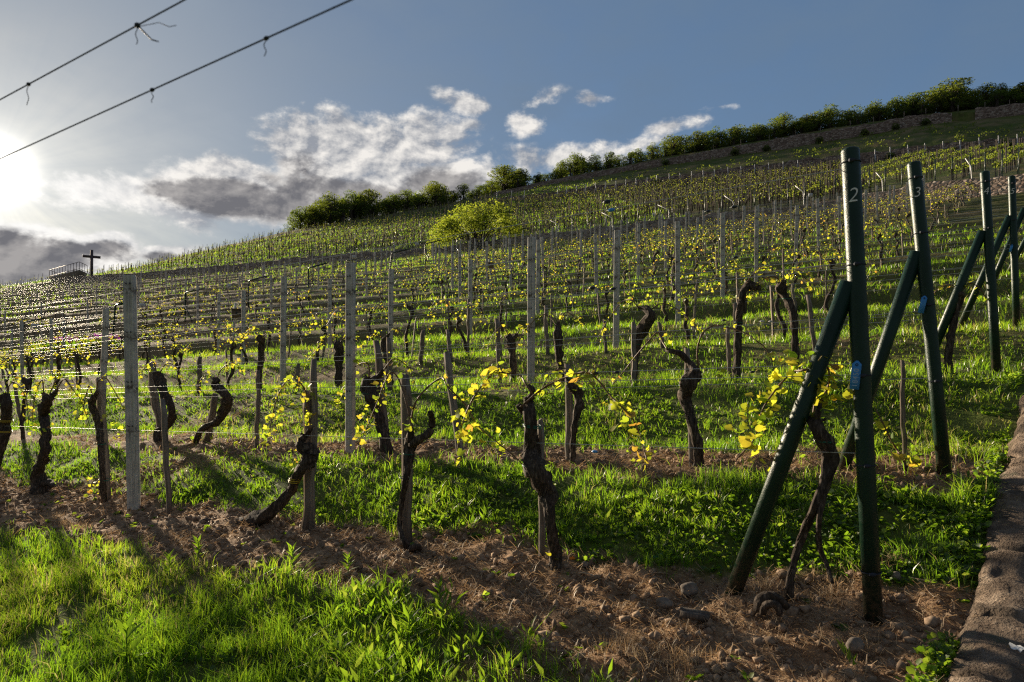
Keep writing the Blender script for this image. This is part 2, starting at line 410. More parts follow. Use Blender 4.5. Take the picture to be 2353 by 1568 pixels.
M['grass'] = material('grass_blades', m_grass)
def m_weed(t):
    a = attr(t, 'tint')
    col = t.ramp(a, [(0, (.03, .065, .012)), (.6, (.065, .12, .018)), (1, (.12, .16, .04))])
    tc = t.ramp(a, [(0, (.14, .30, .015)), (.6, (.32, .52, .02)), (1, (.5, .6, .06))])
    return leafy(t, col, tc, .5, .03, .5)
M['weed'] = material('broadleaf_weed', m_weed)
def m_vleaf(t):
    a = attr(t, 'tint')
    col = t.ramp(a, [(0, (.08, .14, .02)), (.5, (.17, .20, .03)), (.85, (.22, .2, .05)), (1, (.25, .15, .05))])
    tc = t.ramp(a, [(0, (.28, .46, .025)), (.5, (.66, .66, .04)), (.85, (.80, .66, .05)), (1, (.75, .42, .06))])
    return leafy(t, col, tc, .62, .03, .45)
M['vleaf'] = material('young_vine_leaf', m_vleaf)
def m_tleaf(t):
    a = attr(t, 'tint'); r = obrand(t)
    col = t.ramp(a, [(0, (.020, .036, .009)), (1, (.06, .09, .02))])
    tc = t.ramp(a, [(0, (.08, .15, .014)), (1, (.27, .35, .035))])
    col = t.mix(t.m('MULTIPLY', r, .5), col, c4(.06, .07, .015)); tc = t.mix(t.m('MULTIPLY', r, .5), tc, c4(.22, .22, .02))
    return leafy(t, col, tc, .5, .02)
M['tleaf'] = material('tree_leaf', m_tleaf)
M['fleaf'] = material('distant_vine_leaf', lambda t: leafy(t, t.ramp(attr(t, 'tint'), [(0, (.06, .09, .015)), (1, (.13, .13, .03))]), t.ramp(attr(t, 'tint'), [(0, (.22, .31, .03)), (1, (.42, .40, .05))]), .55, .02))
M['yleaf'] = material('shrub_leaf', lambda t: leafy(t, t.ramp(attr(t, 'tint'), [(0, (.05, .085, .012)), (1, (.12, .15, .022))]), t.ramp(attr(t, 'tint'), [(0, (.20, .29, .025)), (1, (.46, .50, .04))]), .6, .02))
M['straw'] = material('dry_straw', lambda t: leafy(t, t.ramp(attr(t, 'tint'), [(0, (.12, .08, .05)), (.5, (.36, .25, .15)), (1, (.72, .60, .43))]), t.ramp(attr(t, 'tint'), [(0, (.2, .11, .05)), (.5, (.50, .32, .16)), (1, (.75, .62, .42))]), .4, .03, .4))
M['clod'] = material('soil_clod', lambda t: princ(t, t.ramp(t.noise(pos(t), 30, 4), [(.3, (.13, .088, .06)), (.7, (.40, .29, .20))]), .95, 0, .1))
def m_bark(t):
    o = objc(t)
    mp = t.add('ShaderNodeMapping'); mp.inputs['Scale'].default_value = (1, 1, .18); t.l.new(o, mp.inputs[0])
    n = t.noise(mp.outputs[0], 75, 5, .65); n2 = t.noise(o, 14, 3)
    col = t.ramp(n, [(.3, (.016, .012, .009)), (.52, (.07, .052, .04)), (.72, (.22, .175, .14))])
    col = t.mix(t.mapr(n2, .5, .7, 0, .5), col, c4(.03, .022, .018))
    return princ(t, col, .9, 0, .2, n, 1.0, .008)
M['bark'] = material('vine_bark', m_bark)
M['tbark'] = material('tree_bark', lambda t: princ(t, t.ramp(t.noise(objc(t), 6, 4), [(.3, (.03, .024, .018)), (.7, (.09, .07, .055))]), .9, 0, .2))
M['cane'] = material('vine_cane', lambda t: princ(t, t.ramp(t.noise(objc(t), 30, 3), [(.3, (.09, .045, .022)), (.7, (.22, .125, .065))]), .6, 0, .3))
def m_conc(t):
    o = objc(t); z = t.sep(o)[2]; n = t.noise(o, 18, 5, .6); nf = t.noise(o, 160, 3)
    mp = t.add('ShaderNodeMapping'); mp.inputs['Scale'].default_value = (1, 1, .06); t.l.new(o, mp.inputs[0])
    streak = t.noise(mp.outputs[0], 45, 4, .6)
    col = t.ramp(n, [(.3, (.44, .41, .37)), (.7, (.66, .63, .58))])
    col = t.mix(t.mapr(streak, .52, .72, 0, .6), col, c4(.10, .085, .07))
    col = t.mix(t.mapr(nf, .55, .7, 0, .35), col, c4(.12, .11, .10))
    rust = None
    for h in (.74, 1.14, 1.6, 2.03):
        d = t.m('DIVIDE', t.m('SUBTRACT', z, h - .03), .045)
        g = t.m('POWER', 2.718, t.m('MULTIPLY', t.m('MULTIPLY', d, d), -1.0))
        rust = g if rust is None else t.m('ADD', rust, g)
    rust = t.m('MULTIPLY', rust, t.mapr(t.noise(o, 32, 3), .38, .62), clamp=True)
    col = t.mix(t.m('MULTIPLY', rust, .85), col, c4(.055, .028, .016))
    return princ(t, col, .85, 0, .25, nf, .4, .003)
M['conc'] = material('weathered_concrete', m_conc)
def m_wood(t):
    o = objc(t); mp = t.add('ShaderNodeMapping'); mp.inputs['Scale'].default_value = (1, 1, .05); t.l.new(o, mp.inputs[0])
    n = t.noise(mp.outputs[0], 110, 5, .6); z = t.sep(o)[2]; r = obrand(t)
    col = t.ramp(n, [(.28, (.08, .066, .054)), (.5, (.24, .20, .165)), (.75, (.42, .37, .31))])
    col = t.mix(t.m('MULTIPLY', r, .5), col, c4(.12, .085, .06))
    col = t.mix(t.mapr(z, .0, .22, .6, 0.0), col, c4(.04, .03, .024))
    return princ(t, col, .85, 0, .2, n, .6, .004)
M['wood'] = material('weathered_wood', m_wood)
def m_green(t):
    o = objc(t); n = t.noise(o, 260, 3, .6); n2 = t.noise(o, 7, 4)
    col = t.ramp(n2, [(.3, (.004, .022, .012)), (.7, (.008, .034, .019))])
    z = t.sep(o)[2]; n5 = t.noise(o, 34, 5, .65)
    col = t.mix(t.m('MULTIPLY', t.mapr(z, .0, .28, 1, 0), t.mapr(n5, .35, .6)), col, c4(.10, .07, .045))
    col = t.mix(t.mapr(n5, .66, .72, 0, .7), col, c4(.045, .075, .055))
    return princ(t, col, t.mapr(n5, .3, .7, .26, .5), 0, .32, n, .5, .003)
M['green'] = material('green_paint', m_green)
M['wire'] = material('galvanised_wire', lambda t: princ(t, c4(.55, .54, .51), .52, 1.0, .5))
M['dwire'] = material('dark_wire', lambda t: princ(t, c4(.035, .04, .055), .7, 0, .15))
M['black'] = material('dark_plastic', lambda t: princ(t, c4(.025, .03, .04), .45, 0, .4))
M['blueplastic'] = material('blue_plastic', lambda t: princ(t, t.ramp(t.noise(objc(t), 40, 2), [(.3, (.04, .24, .62)), (.7, (.07, .32, .74))]), .45, 0, .4))
M['white'] = material('white_paint', lambda t: princ(t, c4(.72, .72, .70), .6, 0, .3))
M['ink'] = material('dark_ink', lambda t: princ(t, c4(.05, .05, .06), .7, 0, .2))
M['paleink'] = material('pale_ink', lambda t: princ(t, c4(.42, .52, .66), .6, 0, .2))
M['steel'] = material('galvanised_steel', lambda t: princ(t, t.ramp(t.noise(objc(t), 9, 3), [(.3, (.48, .47, .46)), (.7, (.62, .61, .60))]), .5, .2, .4))
M['tie'] = material('green_tie', lambda t: princ(t, c4(.015, .13, .085), .5, 0, .4))
M['ytie'] = material('yellow_tie', lambda t: princ(t, c4(.50, .36, .02), .5, 0, .4))
M['orange'] = material('orange_strip', lambda t: princ(t, c4(.75, .24, .02), .6, 0, .3))
def m_stone(t):
    p = pos(t); mp = t.add('ShaderNodeMapping'); mp.inputs['Scale'].default_value = (1.6, 1.6, 3.0); t.l.new(p, mp.inputs[0])
    v = t.add('ShaderNodeTexVoronoi', feature='F1'); v.inputs['Scale'].default_value = 1.9; t.l.new(mp.outputs[0], v.inputs['Vector'])
    e = t.add('ShaderNodeTexVoronoi', feature='DISTANCE_TO_EDGE'); e.inputs['Scale'].default_value = 1.9; t.l.new(mp.outputs[0], e.inputs['Vector'])
    c = t.sep(v.outputs['Color'])
    col = t.ramp(c[0], [(0, (.14, .095, .075)), (.4, (.26, .185, .15)), (.75, (.36, .27, .22)), (1, (.46, .39, .33))])
    col = t.mix(t.mapr(e.outputs['Distance'], 0, .09, .85, 0), col, c4(.028, .022, .018))
    col = t.mix(t.mapr(t.noise(p, 3, 4), .5, .75, 0, .5), col, c4(.07, .065, .045))
    return princ(t, col, .9, 0, .2, e.outputs['Distance'], .8, .12)
M['stone'] = material('dry_stone', m_stone)
def m_cap(t):
    p = pos(t); n = t.noise(p, 11, 7, .7); n2 = t.noise(p, 3.2, 4, .6); n3 = t.noise(p, 90, 4)
    col = t.ramp(n, [(.3, (.07, .05, .036)), (.5, (.22, .16, .115)), (.72, (.42, .33, .25))])
    col = t.mix(t.mapr(n2, .54, .66, 0, .6), col, c4(.05, .04, .03))
    col = t.mix(t.mapr(n3, .58, .7, 0, .5), col, c4(.30, .25, .20))
    col = t.mix(t.mapr(t.noise(p, 5.5, 3), .62, .7, 0, .7), col, c4(.035, .055, .02))
    return princ(t, col, .92, 0, .2, t.m('ADD', n, t.m('MULTIPLY', n3, .5)), 1.0, .06)
M['cap'] = material('mossy_stone', m_cap)
M['rock'] = material('field_stone', lambda t: princ(t, t.ramp(t.noise(objc(t), 22, 5), [(.3, (.10, .08, .065)), (.7, (.27, .23, .19))]), .9, 0, .2, t.noise(objc(t), 60, 4), .5, .004))
M['beige'] = material('pale_render', lambda t: princ(t, c4(.34, .30, .26), .85, 0, .2))
M['rusty'] = material('dark_rusted_steel', lambda t: princ(t, c4(.10, .075, .075), .6, .3, .4))
M['box'] = material('nest_box_wood', lambda t: princ(t, c4(.17, .125, .085), .85, 0, .2))
M['purple'] = material('purple_petal', lambda t: leafy(t, c4(.14, .03, .16), c4(.30, .05, .34), .5, .02))

# ------------------------------------------------------------------ terrain mesh
def axis(pieces):
    out = []
    for a, b, st_ in pieces: out += list(np.arange(a, b - 1e-6, st_))
    return np.array(out + [pieces[-1][1]])
tt = axis([(-40, -4, 4), (-4, 0, .3), (0, 8, .06), (8, 14, .12), (14, 64, .3), (64, 112, 1.2), (112, 118, .3), (118, 131, 1.0), (131, 146, .4), (146, 240, 6)])
ss = axis([(-110, -30, 3), (-30, -6, .6), (-6, -3, .15), (-3, 9, .06), (9, 20, .15), (20, 60, .6), (60, 220, 1.8)])
Sg, Tg = np.meshgrid(ss, tt)
gx = UX * Sg + NX * Tg; gy = UY * Sg + NY * Tg
Zg = gz(gx, gy)
soilg = soil_at(gx, gy)
dist = np.hypot(gx, gy)
Zg = Zg + (fbm(gx * .9, gy * .9, 3, 3) - .5) * .09 * np.clip(dist / 4, .4, 1) + np.where(dist < 16, (fbm(gx * 7, gy * 7, 4, 4) - .5) * (.03 + .10 * soilg), 0)
Zg = Zg + np.where(dist > 25, (fbm(gx * .25, gy * .25, 8, 3) - .5) * .5 * np.clip((dist - 25) / 40, 0, 1), 0)
farsoil = np.where(Tg > 14, np.clip((fbm(gx * .5, gy * .5, 12, 4) - .50) * 5, 0, 1) * .8, 0)
left = np.clip((-.1 - gx / np.maximum(gy, 1)) * 3, 0, 1) * (Tg > 14) * (Tg < 62)
soilg = np.clip(np.maximum(np.maximum(soilg, farsoil * (.45 + .55 * left)), left * (.35 + .6 * fbm(gx * .3, gy * .3, 15, 3))), 0, 1)
nS, nT = len(ss), len(tt)
i = np.arange(nT - 1)[:, None] * nS; j = np.arange(nS - 1)[None]
Q = np.stack([i + j, i + nS + j, i + nS + j + 1, i + j + 1], -1).reshape(-1, 4)
me = mesh_np('hillside', np.stack([gx, gy, Zg], -1).reshape(-1, 3), None, Q, {'soil': soilg.ravel()}, True)
hill = link('hillside', me, M['ground']); tag(hill, kind='structure')
def gzn(x, y):
    """surface height with the small lumps of the mesh"""
    x = np.asarray(x, float); y = np.asarray(y, float); d = np.hypot(x, y)
    z = gz(x, y) + (fbm(x * .9, y * .9, 3, 3) - .5) * .09 * np.clip(d / 4, .4, 1)
    z = z + np.where(d < 16, (fbm(x * 7, y * 7, 4, 4) - .5) * (.03 + .10 * soil_at(x, y)), 0)
    return z + np.where(d > 25, (fbm(x * .25, y * .25, 8, 3) - .5) * .5 * np.clip((d - 25) / 40, 0, 1), 0)

# ------------------------------------------------------------------ stone walls up the hill
def stone_wall(label, xs, tk, zk, hk, thick=.45, seed=1):
    P = []
    for X in xs:
        t = kn(X, tk); d = t / den(X); P.append((X * d, d, kn(X, zk), kn(X, hk)))
    P = np.array(P); seg = np.concatenate([[0], np.cumsum(np.hypot(*np.diff(P[:, :2], axis=0).T))])
    L = np.arange(0, seg[-1], .35); x, y, z, h = [np.interp(L, seg, P[:, k]) for k in range(4)]
    n = len(L); mb = MB(); lv = np.array([-.25, .2, .45, .7, .9, 1.0])
    top = h * (1 + (vn(L * .7, L * 0, seed) - .5) * .25 + (vn(L * 2.2, L * 0, seed + 1) - .5) * .12) + .05
    fr = []
    for k, f in enumerate(lv):
        bx = (vn(L * 2, L * 0 + k * 7.3, seed + 2) - .5) * .12
        zz = z - .3 if f < 0 else z + f * top
        fr.append(np.stack([x - NX * (thick * .6 - .12 * f) + NX * bx, y - NY * (thick * .6 - .12 * f) + NY * bx, zz], -1))
    fr.append(np.stack([x + NX * thick * .6, y + NY * thick * .6, z + top * .99], -1))
    fr.append(np.stack([x + NX * thick * .6, y + NY * thick * .6, z - .3], -1))
    V = np.stack(fr, 1); m = V.shape[1]
    a = np.arange(n - 1)[:, None] * m; b = np.arange(m - 1)[None]
    Q = np.stack([a + b, a + b + 1, a + m + b + 1, a + m + b], -1).reshape(-1, 4)
    mb.add(V.reshape(-1, 3), None, Q)
    o = mb.build('stone_wall', M['stone']); tag(o, label, 'wall', None, 'thing'); return o
stone_wall('long brown stone retaining wall above the lower vine terraces, running up to the cross', np.linspace(toX(160), toX(2900), 160), K_t1, K_z1, K_h1, .4, 1)
stone_wall('upper stone wall behind the line of pale posts', np.linspace(toX(1100), toX(2900), 120), K_t2, K_z2, K_h2, .5, 5)
# the topmost wall has a gap near its high end
stone_wall('topmost rubble stone wall below the tree line, long stretch', np.linspace(toX(1136), toX(2192), 120), K_t3, K_z3, K_h3, .6, 9)
stone_wall('short end stretch of rubble wall beyond the gap under the trees', np.linspace(toX(2240), toX(2800), 50), K_t3, K_z3, K_h3 * 1.15, .6, 12)

# low stone kerb wall beside the end poles
def kerb_wall():
    edge = [(1.02, 1.75), (1.48, 2.36), (2.05, 3.03), (2.78, 3.9), (3.72, 5.02), (5.3, 7.0), (7.4, 9.6), (11, 13.9), (16, 20)]
    P = smooth_path(np.array([(x, y, gz1(x, y)) for x, y in edge]), .018)
    T_ = np.gradient(P[:, :2], axis=0); T_ /= np.linalg.norm(T_, axis=1, keepdims=True)
    Nn = np.stack([T_[:, 1], -T_[:, 0]], -1)
    L = np.concatenate([[0], np.cumsum(np.hypot(*np.diff(P[:, :2], axis=0).T))])
    rows = []; wd = .27
    for k, (o, dz, amp) in enumerate([(-.02, -.3, 0), (0, -.01, .012), (.012, .045, .012), (.03, .062, .012), (.08, .07, .012), (.14, .072, .014), (.2, .068, .014), (wd - .02, .055, .014), (wd, .03, .016), (wd + .01, -.15, .03), (wd + .02, -.45, .03), (wd + .03, -1.3, 0)]):
        jx = (fbm(L * 7, L * 0 + k * 1.7, 40, 3) - .5) * amp * 4.5 + (vn(L * 2.2, L * 0 + k * .4, 47) - .5) * .05 * (k > 0); jz = (fbm(L * 9 + 50, L * 0 + k * 2.1, 41, 4) - .5) * amp * 4.2
        lj = L + .12 * vn(L * 1.3, L * 0, 44); step = np.floor(lj / .55 + .3); fr_ = np.abs((lj / .55 + .3) % 1.0 - .5); gap = np.clip((fr_ - .465) / .035, 0, 1)
        sj = ((_h(step, step * 0, 3) - .5) * .05 - gap * .04) if 1 <= k <= 9 else 0
        rows.append(np.stack([P[:, 0] + Nn[:, 0] * (o + jx + (sj if k in (1, 2, 8) else 0)), P[:, 1] + Nn[:, 1] * (o + jx), P[:, 2] + dz + jz + sj], -1))
    V = np.stack(rows, 1); n, m = V.shape[:2]
    a = np.arange(n - 1)[:, None] * m; b = np.arange(m - 1)[None]
    Q = np.stack([a + b, a + b + 1, a + m + b + 1, a + m + b], -1).reshape(-1, 4)
    mb = MB(); mb.add(V.reshape(-1, 3), None, Q)
    tag(mb.build('kerb_wall', M['cap'], smooth=True), 'low mossy stone wall climbing the slope beside the green end poles', 'wall', None, 'thing')
    return P, Nn
KP, KN = kerb_wall()
def right_of_kerb(x, y):
    e = np.array([(1.02, 1.75), (1.48, 2.36), (2.05, 3.03), (2.78, 3.9), (3.72, 5.02), (5.3, 7.0), (7.4, 9.6), (11, 13.9), (16, 20)])
    return np.asarray(x) - np.interp(y, e[:, 1], e[:, 0], left=-9)
# ------------------------------------------------------------------ grass, weeds, straw, clods
def scatter(n, dmin, dmax, mode, x0=-.95, x1=1.0):
    X = rng.uniform(x0, x1, n)
    d = np.sqrt(rng.uniform(dmin ** 2, dmax ** 2, n)) if mode == 'area' else np.exp(rng.uniform(math.log(dmin), math.log(dmax), n))
    return X * d, d
def blades(x, y, h, w, tint, lean=.55, curl=.5):
    n = len(x); z = gzn(x, y) - .008
    a = rng.uniform(0, 2 * np.pi, n); b = rng.uniform(0, 2 * np.pi, n); l = np.abs(rng.normal(0, lean, n)) * h
    wx, wy = np.cos(a) * w / 2, np.sin(a) * w / 2; lx, ly = np.cos(b) * l, np.sin(b) * l
    hm = .55 * h; hz = h * rng.uniform(.75, 1.0, n)
    V = np.empty((n, 5, 3))
    V[:, 0] = np.stack([x - wx, y - wy, z], -1); V[:, 1] = np.stack([x + wx, y + wy, z], -1)
    V[:, 2] = np.stack([x + wx * .8 + lx * .3, y + wy * .8 + ly * .3, z + hm], -1); V[:, 3] = np.stack([x - wx * .8 + lx * .3, y - wy * .8 + ly * .3, z + hm], -1)
    V[:, 4] = np.stack([x + lx, y + ly, z + hz], -1)
    o = np.arange(n)[:, None] * 5
    return V.reshape(-1, 3), o + np.array([[3, 2, 4]]), o + np.array([[0, 1, 2, 3]]), np.repeat(tint, 5)
gm = MB()
def put_grass(n, dmin, dmax, mode, hs, wk, thr=.45):
    x, y = scatter(n, dmin, dmax, mode)
    d = y; s_ = soil_at(x, y); t = tof((x, y))
    clump = fbm(x * 3.5, y * 3.5, 60, 3) if dmax < 40 else fbm(x * .8, y * .8, 60, 3)
    patch = fbm(x * .9, y * .9, 66, 2)
    keep = (rng.random(n) > s_ * 1.05) & (clump + rng.normal(0, .12, n) > thr) & (right_of_kerb(x, y) < -.02)
    keep &= ~((t > 14) & (t < 62) & (x / y < -.1) & (rng.random(n) < np.clip((-.1 - x / y) * 2.4, 0, .75)))
    x, y, d, clump, patch, t = x[keep], y[keep], d[keep], clump[keep], patch[keep], t[keep]
    # jitter into tufts
    k = 9.0 if dmax < 40 else 3.0
    cx = (np.floor(x * k) + _h(np.floor(x * k), np.floor(y * k), 1)) / k; cy = (np.floor(y * k) + _h(np.floor(x * k), np.floor(y * k), 2)) / k
    f = rng.uniform(.0, .75, len(x)) * (_h(np.floor(x * k), np.floor(y * k), 3) > .35)
    x2 = x + (cx - x) * f; y2 = y + (cy - y) * f
    hh = hs * (.35 + 1.3 * clump) * rng.uniform(.5, 1.15, len(x)) * (.65 + .7 * _h(np.floor(x * k), np.floor(y * k), 4))
    bank = ((t > 3.6) & (t < 4.4)) | ((t > 5.7) & (t < 7.1)) | ((t > 8.6) & (t < 9.5))
    hh = np.where(bank, hh * .62, hh)
    tint = np.clip(.25 + .5 * patch + rng.normal(0, .16, len(x)) + .1 * (clump - .5), 0, .93)
    tint = np.where(rng.random(len(x)) < .03 + .12 * (patch > .58), 1.0, tint)
    w = (.0042 * (.6 + .8 * rng.random(len(x)))) * np.maximum(1, d * wk)
    gm.add(*blades(x2, y2, hh, w, tint))
put_grass(120000, 1.6, 4.6, 'area', .105, .22, .36)
put_grass(190000, 4.6, 16, 'log', .10, .22, .38)
put_grass(170000, 13, 60, 'log', .15, .2, .38)
put_grass(150000, 55, 150, 'log', .30, .2, .34)
tag(gm.build('grass', M['grass']), kind='stuff')

def leaf_template(kind):
    if kind == 'grape':
        out = [(0, 0)]; ang = np.linspace(-2.55, 2.55, 21)
        for k, a in enumerate(ang):
            lob = .72 + .30 * abs(math.cos(a * 1.22)) ** .8 - .05 * (k % 2) + .10 * math.cos(a)
            if abs(a) > 2.2: lob *= .62
            out.append((math.sin(a) * lob * .62, .18 + math.cos(a) * lob * .62))
        V = np.array([(x, y, .12 * abs(x) - .10 * (y - .2) ** 2) for x, y in out]); V[0] = (0, .12, -.02)
        return V, np.array([(0, k + 1, k) for k in range(1, 21)])
    if kind == 'simple':
        V = np.array([(0, 0, 0), (-.42, .25, .10), (-.36, .72, .06), (0, 1.0, -.12), (.36, .72, .06), (.42, .25, .10), (0, .5, -.03)], float)
        return V, np.array([(6, 0, 5), (6, 5, 4), (6, 4, 3), (6, 3, 2), (6, 2, 1), (6, 1, 0)])
    if kind == 'lance':
        V = np.array([(0, 0, 0), (-.13, .4, .03), (0, .45, -.02), (.13, .4, .03), (0, 1, -.18)], float)
        return V, np.array([(0, 2, 1), (0, 3, 2), (1, 2, 4), (2, 3, 4)])
    V = np.array([(0, 0, 0), (-.4, .5, .08), (0, 1, -.06), (.4, .5, .08)], float)
    return V, np.array([(0, 3, 2), (0, 2, 1)])
def leaves(mb, P, D_, size, kind='simple', tint=None, roll=1.2):
    """leaves at P with tips along D_"""
    P = np.asarray(P, float); n = len(P)
    if n == 0: return
    D_ = np.asarray(D_, float); D_ = D_ / np.maximum(np.linalg.norm(D_, axis=1, keepdims=True), 1e-6)
    up = np.array([0, 0, 1.0]) + rng.normal(0, roll, (n, 3))
    Xa = np.cross(D_, up); Xa /= np.maximum(np.linalg.norm(Xa, axis=1, keepdims=True), 1e-6); Za = np.cross(Xa, D_)
    V, F = leaf_template(kind); size = np.broadcast_to(np.asarray(size, float), (n,))
    out = P[:, None] + size[:, None, None] * (V[None, :, :1] * Xa[:, None] + V[None, :, 1:2] * D_[:, None] + V[None, :, 2:] * Za[:, None])
    F_ = (np.arange(n)[:, None, None] * len(V) + F[None]).reshape(-1, 3)
    mb.add(out.reshape(-1, 3), F_, None, np.repeat(rng.uniform(0, .85, n) if tint is None else tint, len(V)))

wm = MB()
def put_weeds(n, dmin, dmax, mode, size, thr, kind, nl, up, filt=None):
    x, y = scatter(n, dmin, dmax, mode)
    t = tof((x, y)); c = fbm(x * 1.7, y * 1.7, 77, 3); s_ = soil_at(x, y)
    keep = (c > thr) & (right_of_kerb(x, y) < -.0) & (rng.random(n) > s_ * .97)
    if filt is not None: keep &= filt(x, y, t)
    x, y = x[keep], y[keep]; n = len(x); z = gzn(x, y)
    for k in range(nl):
        a = rng.uniform(0, 2 * np.pi, n); u = rng.uniform(*up, n)
        D_ = np.stack([np.cos(a), np.sin(a), u], -1)
        sz = size * rng.uniform(.5, 1.25, n)
        P = np.stack([x + np.cos(a) * sz * .25, y + np.sin(a) * sz * .25, z + sz * rng.uniform(.0, .9, n)], -1)
        leaves(wm, P, D_, sz, kind, np.clip(rng.normal(.5, .25, n), 0, 1), .5)
bankf = lambda x, y, t: ((t > 3.55) & (t < 4.75)) | ((t > 5.4) & (t < 7.4)) | ((t > 8.4) & (t < 9.7))
put_weeds(22000, 3, 14, 'log', .021, .36, 'simple', 7, (.3, 1.6), bankf)
put_weeds(4000, 1.8, 5, 'area', .03, .48, 'simple', 5, (.3, 1.4))
put_weeds(1500, 1.8, 4.2, 'area', .075, .47, 'lance', 7, (.8, 2.6), lambda x, y, t: (t < 2.9) & (x > -.9))
put_weeds(900, 1.8, 7, 'area', .065, .54, 'lance', 6, (.6, 2.4), lambda x, y, t: (t < 2.9) | ((t > 3.7) & (t < 4.6)))
put_weeds(1800, 2.5, 8, 'log', .035, .3, 'simple', 5, (.1, .8), lambda x, y, t: (t > 3.6) & (t < 5.2) & (x > 1.5))
put_weeds(5000, 2.6, 6, 'log', .028, .2, 'simple', 8, (.3, 1.2), lambda x, y, t: (t > 3.55) & (t < 4.7) & (x > 1.75))
x = np.interp(ky := rng.uniform(2.2, 6, 700), [q[1] for q in [(1.02, 1.75), (1.48, 2.36), (2.05, 3.03), (2.78, 3.9), (3.72, 5.02), (5.3, 7.0)]], [1.02, 1.48, 2.05, 2.78, 3.72, 5.3]) - np.abs(rng.normal(0, .07, 700)) - .01; y = ky; k = fbm(y * 3, y * 0 + 3, 91, 2) > .46; x, y = x[k], y[k]; z = gzn(x, y)
for _ in range(7):
    a = rng.uniform(0, 6.28, len(x)); leaves(wm, np.stack([x + np.cos(a) * .01, y + np.sin(a) * .01, z + rng.uniform(0, .05, len(x))], -1), np.stack([np.cos(a), np.sin(a), rng.uniform(.3, 1.6, len(x))], -1), rng.uniform(.012, .034, len(x)), 'simple', rng.uniform(.2, .9, len(x)), .5)
# sprinkled seedlings on the soil
x, y = scatter(1100, 2, 9, 'area'); k = (soil_at(x, y) > .6) & (right_of_kerb(x, y) < 0) & (fbm(x * 2, y * 2, 90, 2) > .5); x, y = x[k], y[k]; z = gzn(x, y)
for _ in range(5):
    a = rng.uniform(0, 6.28, len(x)); leaves(wm, np.stack([x, y, z], -1), np.stack([np.cos(a), np.sin(a), rng.uniform(.2, 1, len(x))], -1), rng.uniform(.015, .045, len(x)), 'simple', rng.uniform(.3, 1, len(x)), .5)
tag(wm.build('weeds', M['weed']), kind='stuff')

sm = MB()
def put_straw(n, dmin, dmax, ln, up):
    x, y = scatter(n, dmin, dmax, 'area'); s_ = soil_at(x, y); k = (s_ > .35) & (right_of_kerb(x, y) < 0) & (fbm(x * 2.2, y * 2.2, 95, 3) + rng.normal(0, .1, n) > .42); x, y = x[k], y[k]; n = len(x)
    z = gzn(x, y) + .006; a = rng.uniform(0, 6.28, n); l = ln * rng.uniform(.3, 1.2, n); w = rng.uniform(.0005, .0019, n) * np.maximum(1, y / 5)
    e = np.abs(rng.normal(0, up, n)) * l
    c, s2 = np.cos(a), np.sin(a); bend = rng.normal(0, .25, n) * l
    V = np.empty((n, 6, 3))
    for q, (f, zz) in enumerate([(-.5, 0), (0, .6), (.5, 1)]):
        px_ = x + c * l * f - s2 * bend * (f * f * 4 - .5) * .3; py_ = y + s2 * l * f + c * bend * (f * f * 4 - .5) * .3
        V[:, 2 * q] = np.stack([px_ - s2 * w, py_ + c * w, z + e * zz], -1); V[:, 2 * q + 1] = np.stack([px_ + s2 * w, py_ - c * w, z + e * zz + w * 1.2], -1)
    o = np.arange(n)[:, None] * 6
    Qs = np.concatenate([o + np.array([[0, 1, 3, 2]]), o + np.array([[2, 3, 5, 4]])])
    sm.add(V.reshape(-1, 3), None, Qs, np.repeat(np.clip(rng.beta(2, 3, n), 0, 1), 6))
put_straw(120000, 2, 5.5, .05, .4); put_straw(60000, 4.5, 10, .07, .4)
tx_, ty_ = scatter(420, 2, 8, 'area'); k = (soil_at(tx_, ty_) > .5) & (right_of_kerb(tx_, ty_) < -.05)
for x, y in zip(tx_[k], ty_[k]):
    a = random.uniform(0, 6.28); L_ = random.uniform(.05, .24); zz = float(gzn(np.array([x]), np.array([y]))[0]) + .008; b = random.uniform(-.5, .5)
    P = np.array([(x + math.cos(a + b * f) * L_ * f, y + math.sin(a + b * f) * L_ * f, zz + .012 * abs(math.sin(f * 3 + a))) for f in np.linspace(0, 1, 5)]); sm.tube(P, np.linspace(1, .6, 5) * random.uniform(.0015, .0045), 5, 0, 0, True, 0, random.choice([.05, .1, .2, .6, .95]))
# dried standing tufts
tx, ty = [], []
for px, py in ((1400, 1470), (1440, 1478), (1560, 1490), (1500, 1520), (1590, 1530), (1900, 1350), (1915, 1330), (1745, 1370), (120, 1195), (150, 1205), (185, 1215), (1880, 1380), (1960, 1480), (2050, 1290)):
    p = ground(px, py)
    for _ in range(130): tx.append(p.x + random.gauss(0, .055)); ty.append(p.y + random.gauss(0, .04))
tx, ty = np.array(tx), np.array(ty)
V, tr, qd, ti = blades(tx, ty, rng.uniform(.03, .10, len(tx)), rng.uniform(.0012, .003, len(tx)), rng.uniform(.35, .8, len(tx)), .9)
sm.add(V, tr, qd, ti)
tag(sm.build('dry_straw', M['straw']), kind='stuff')

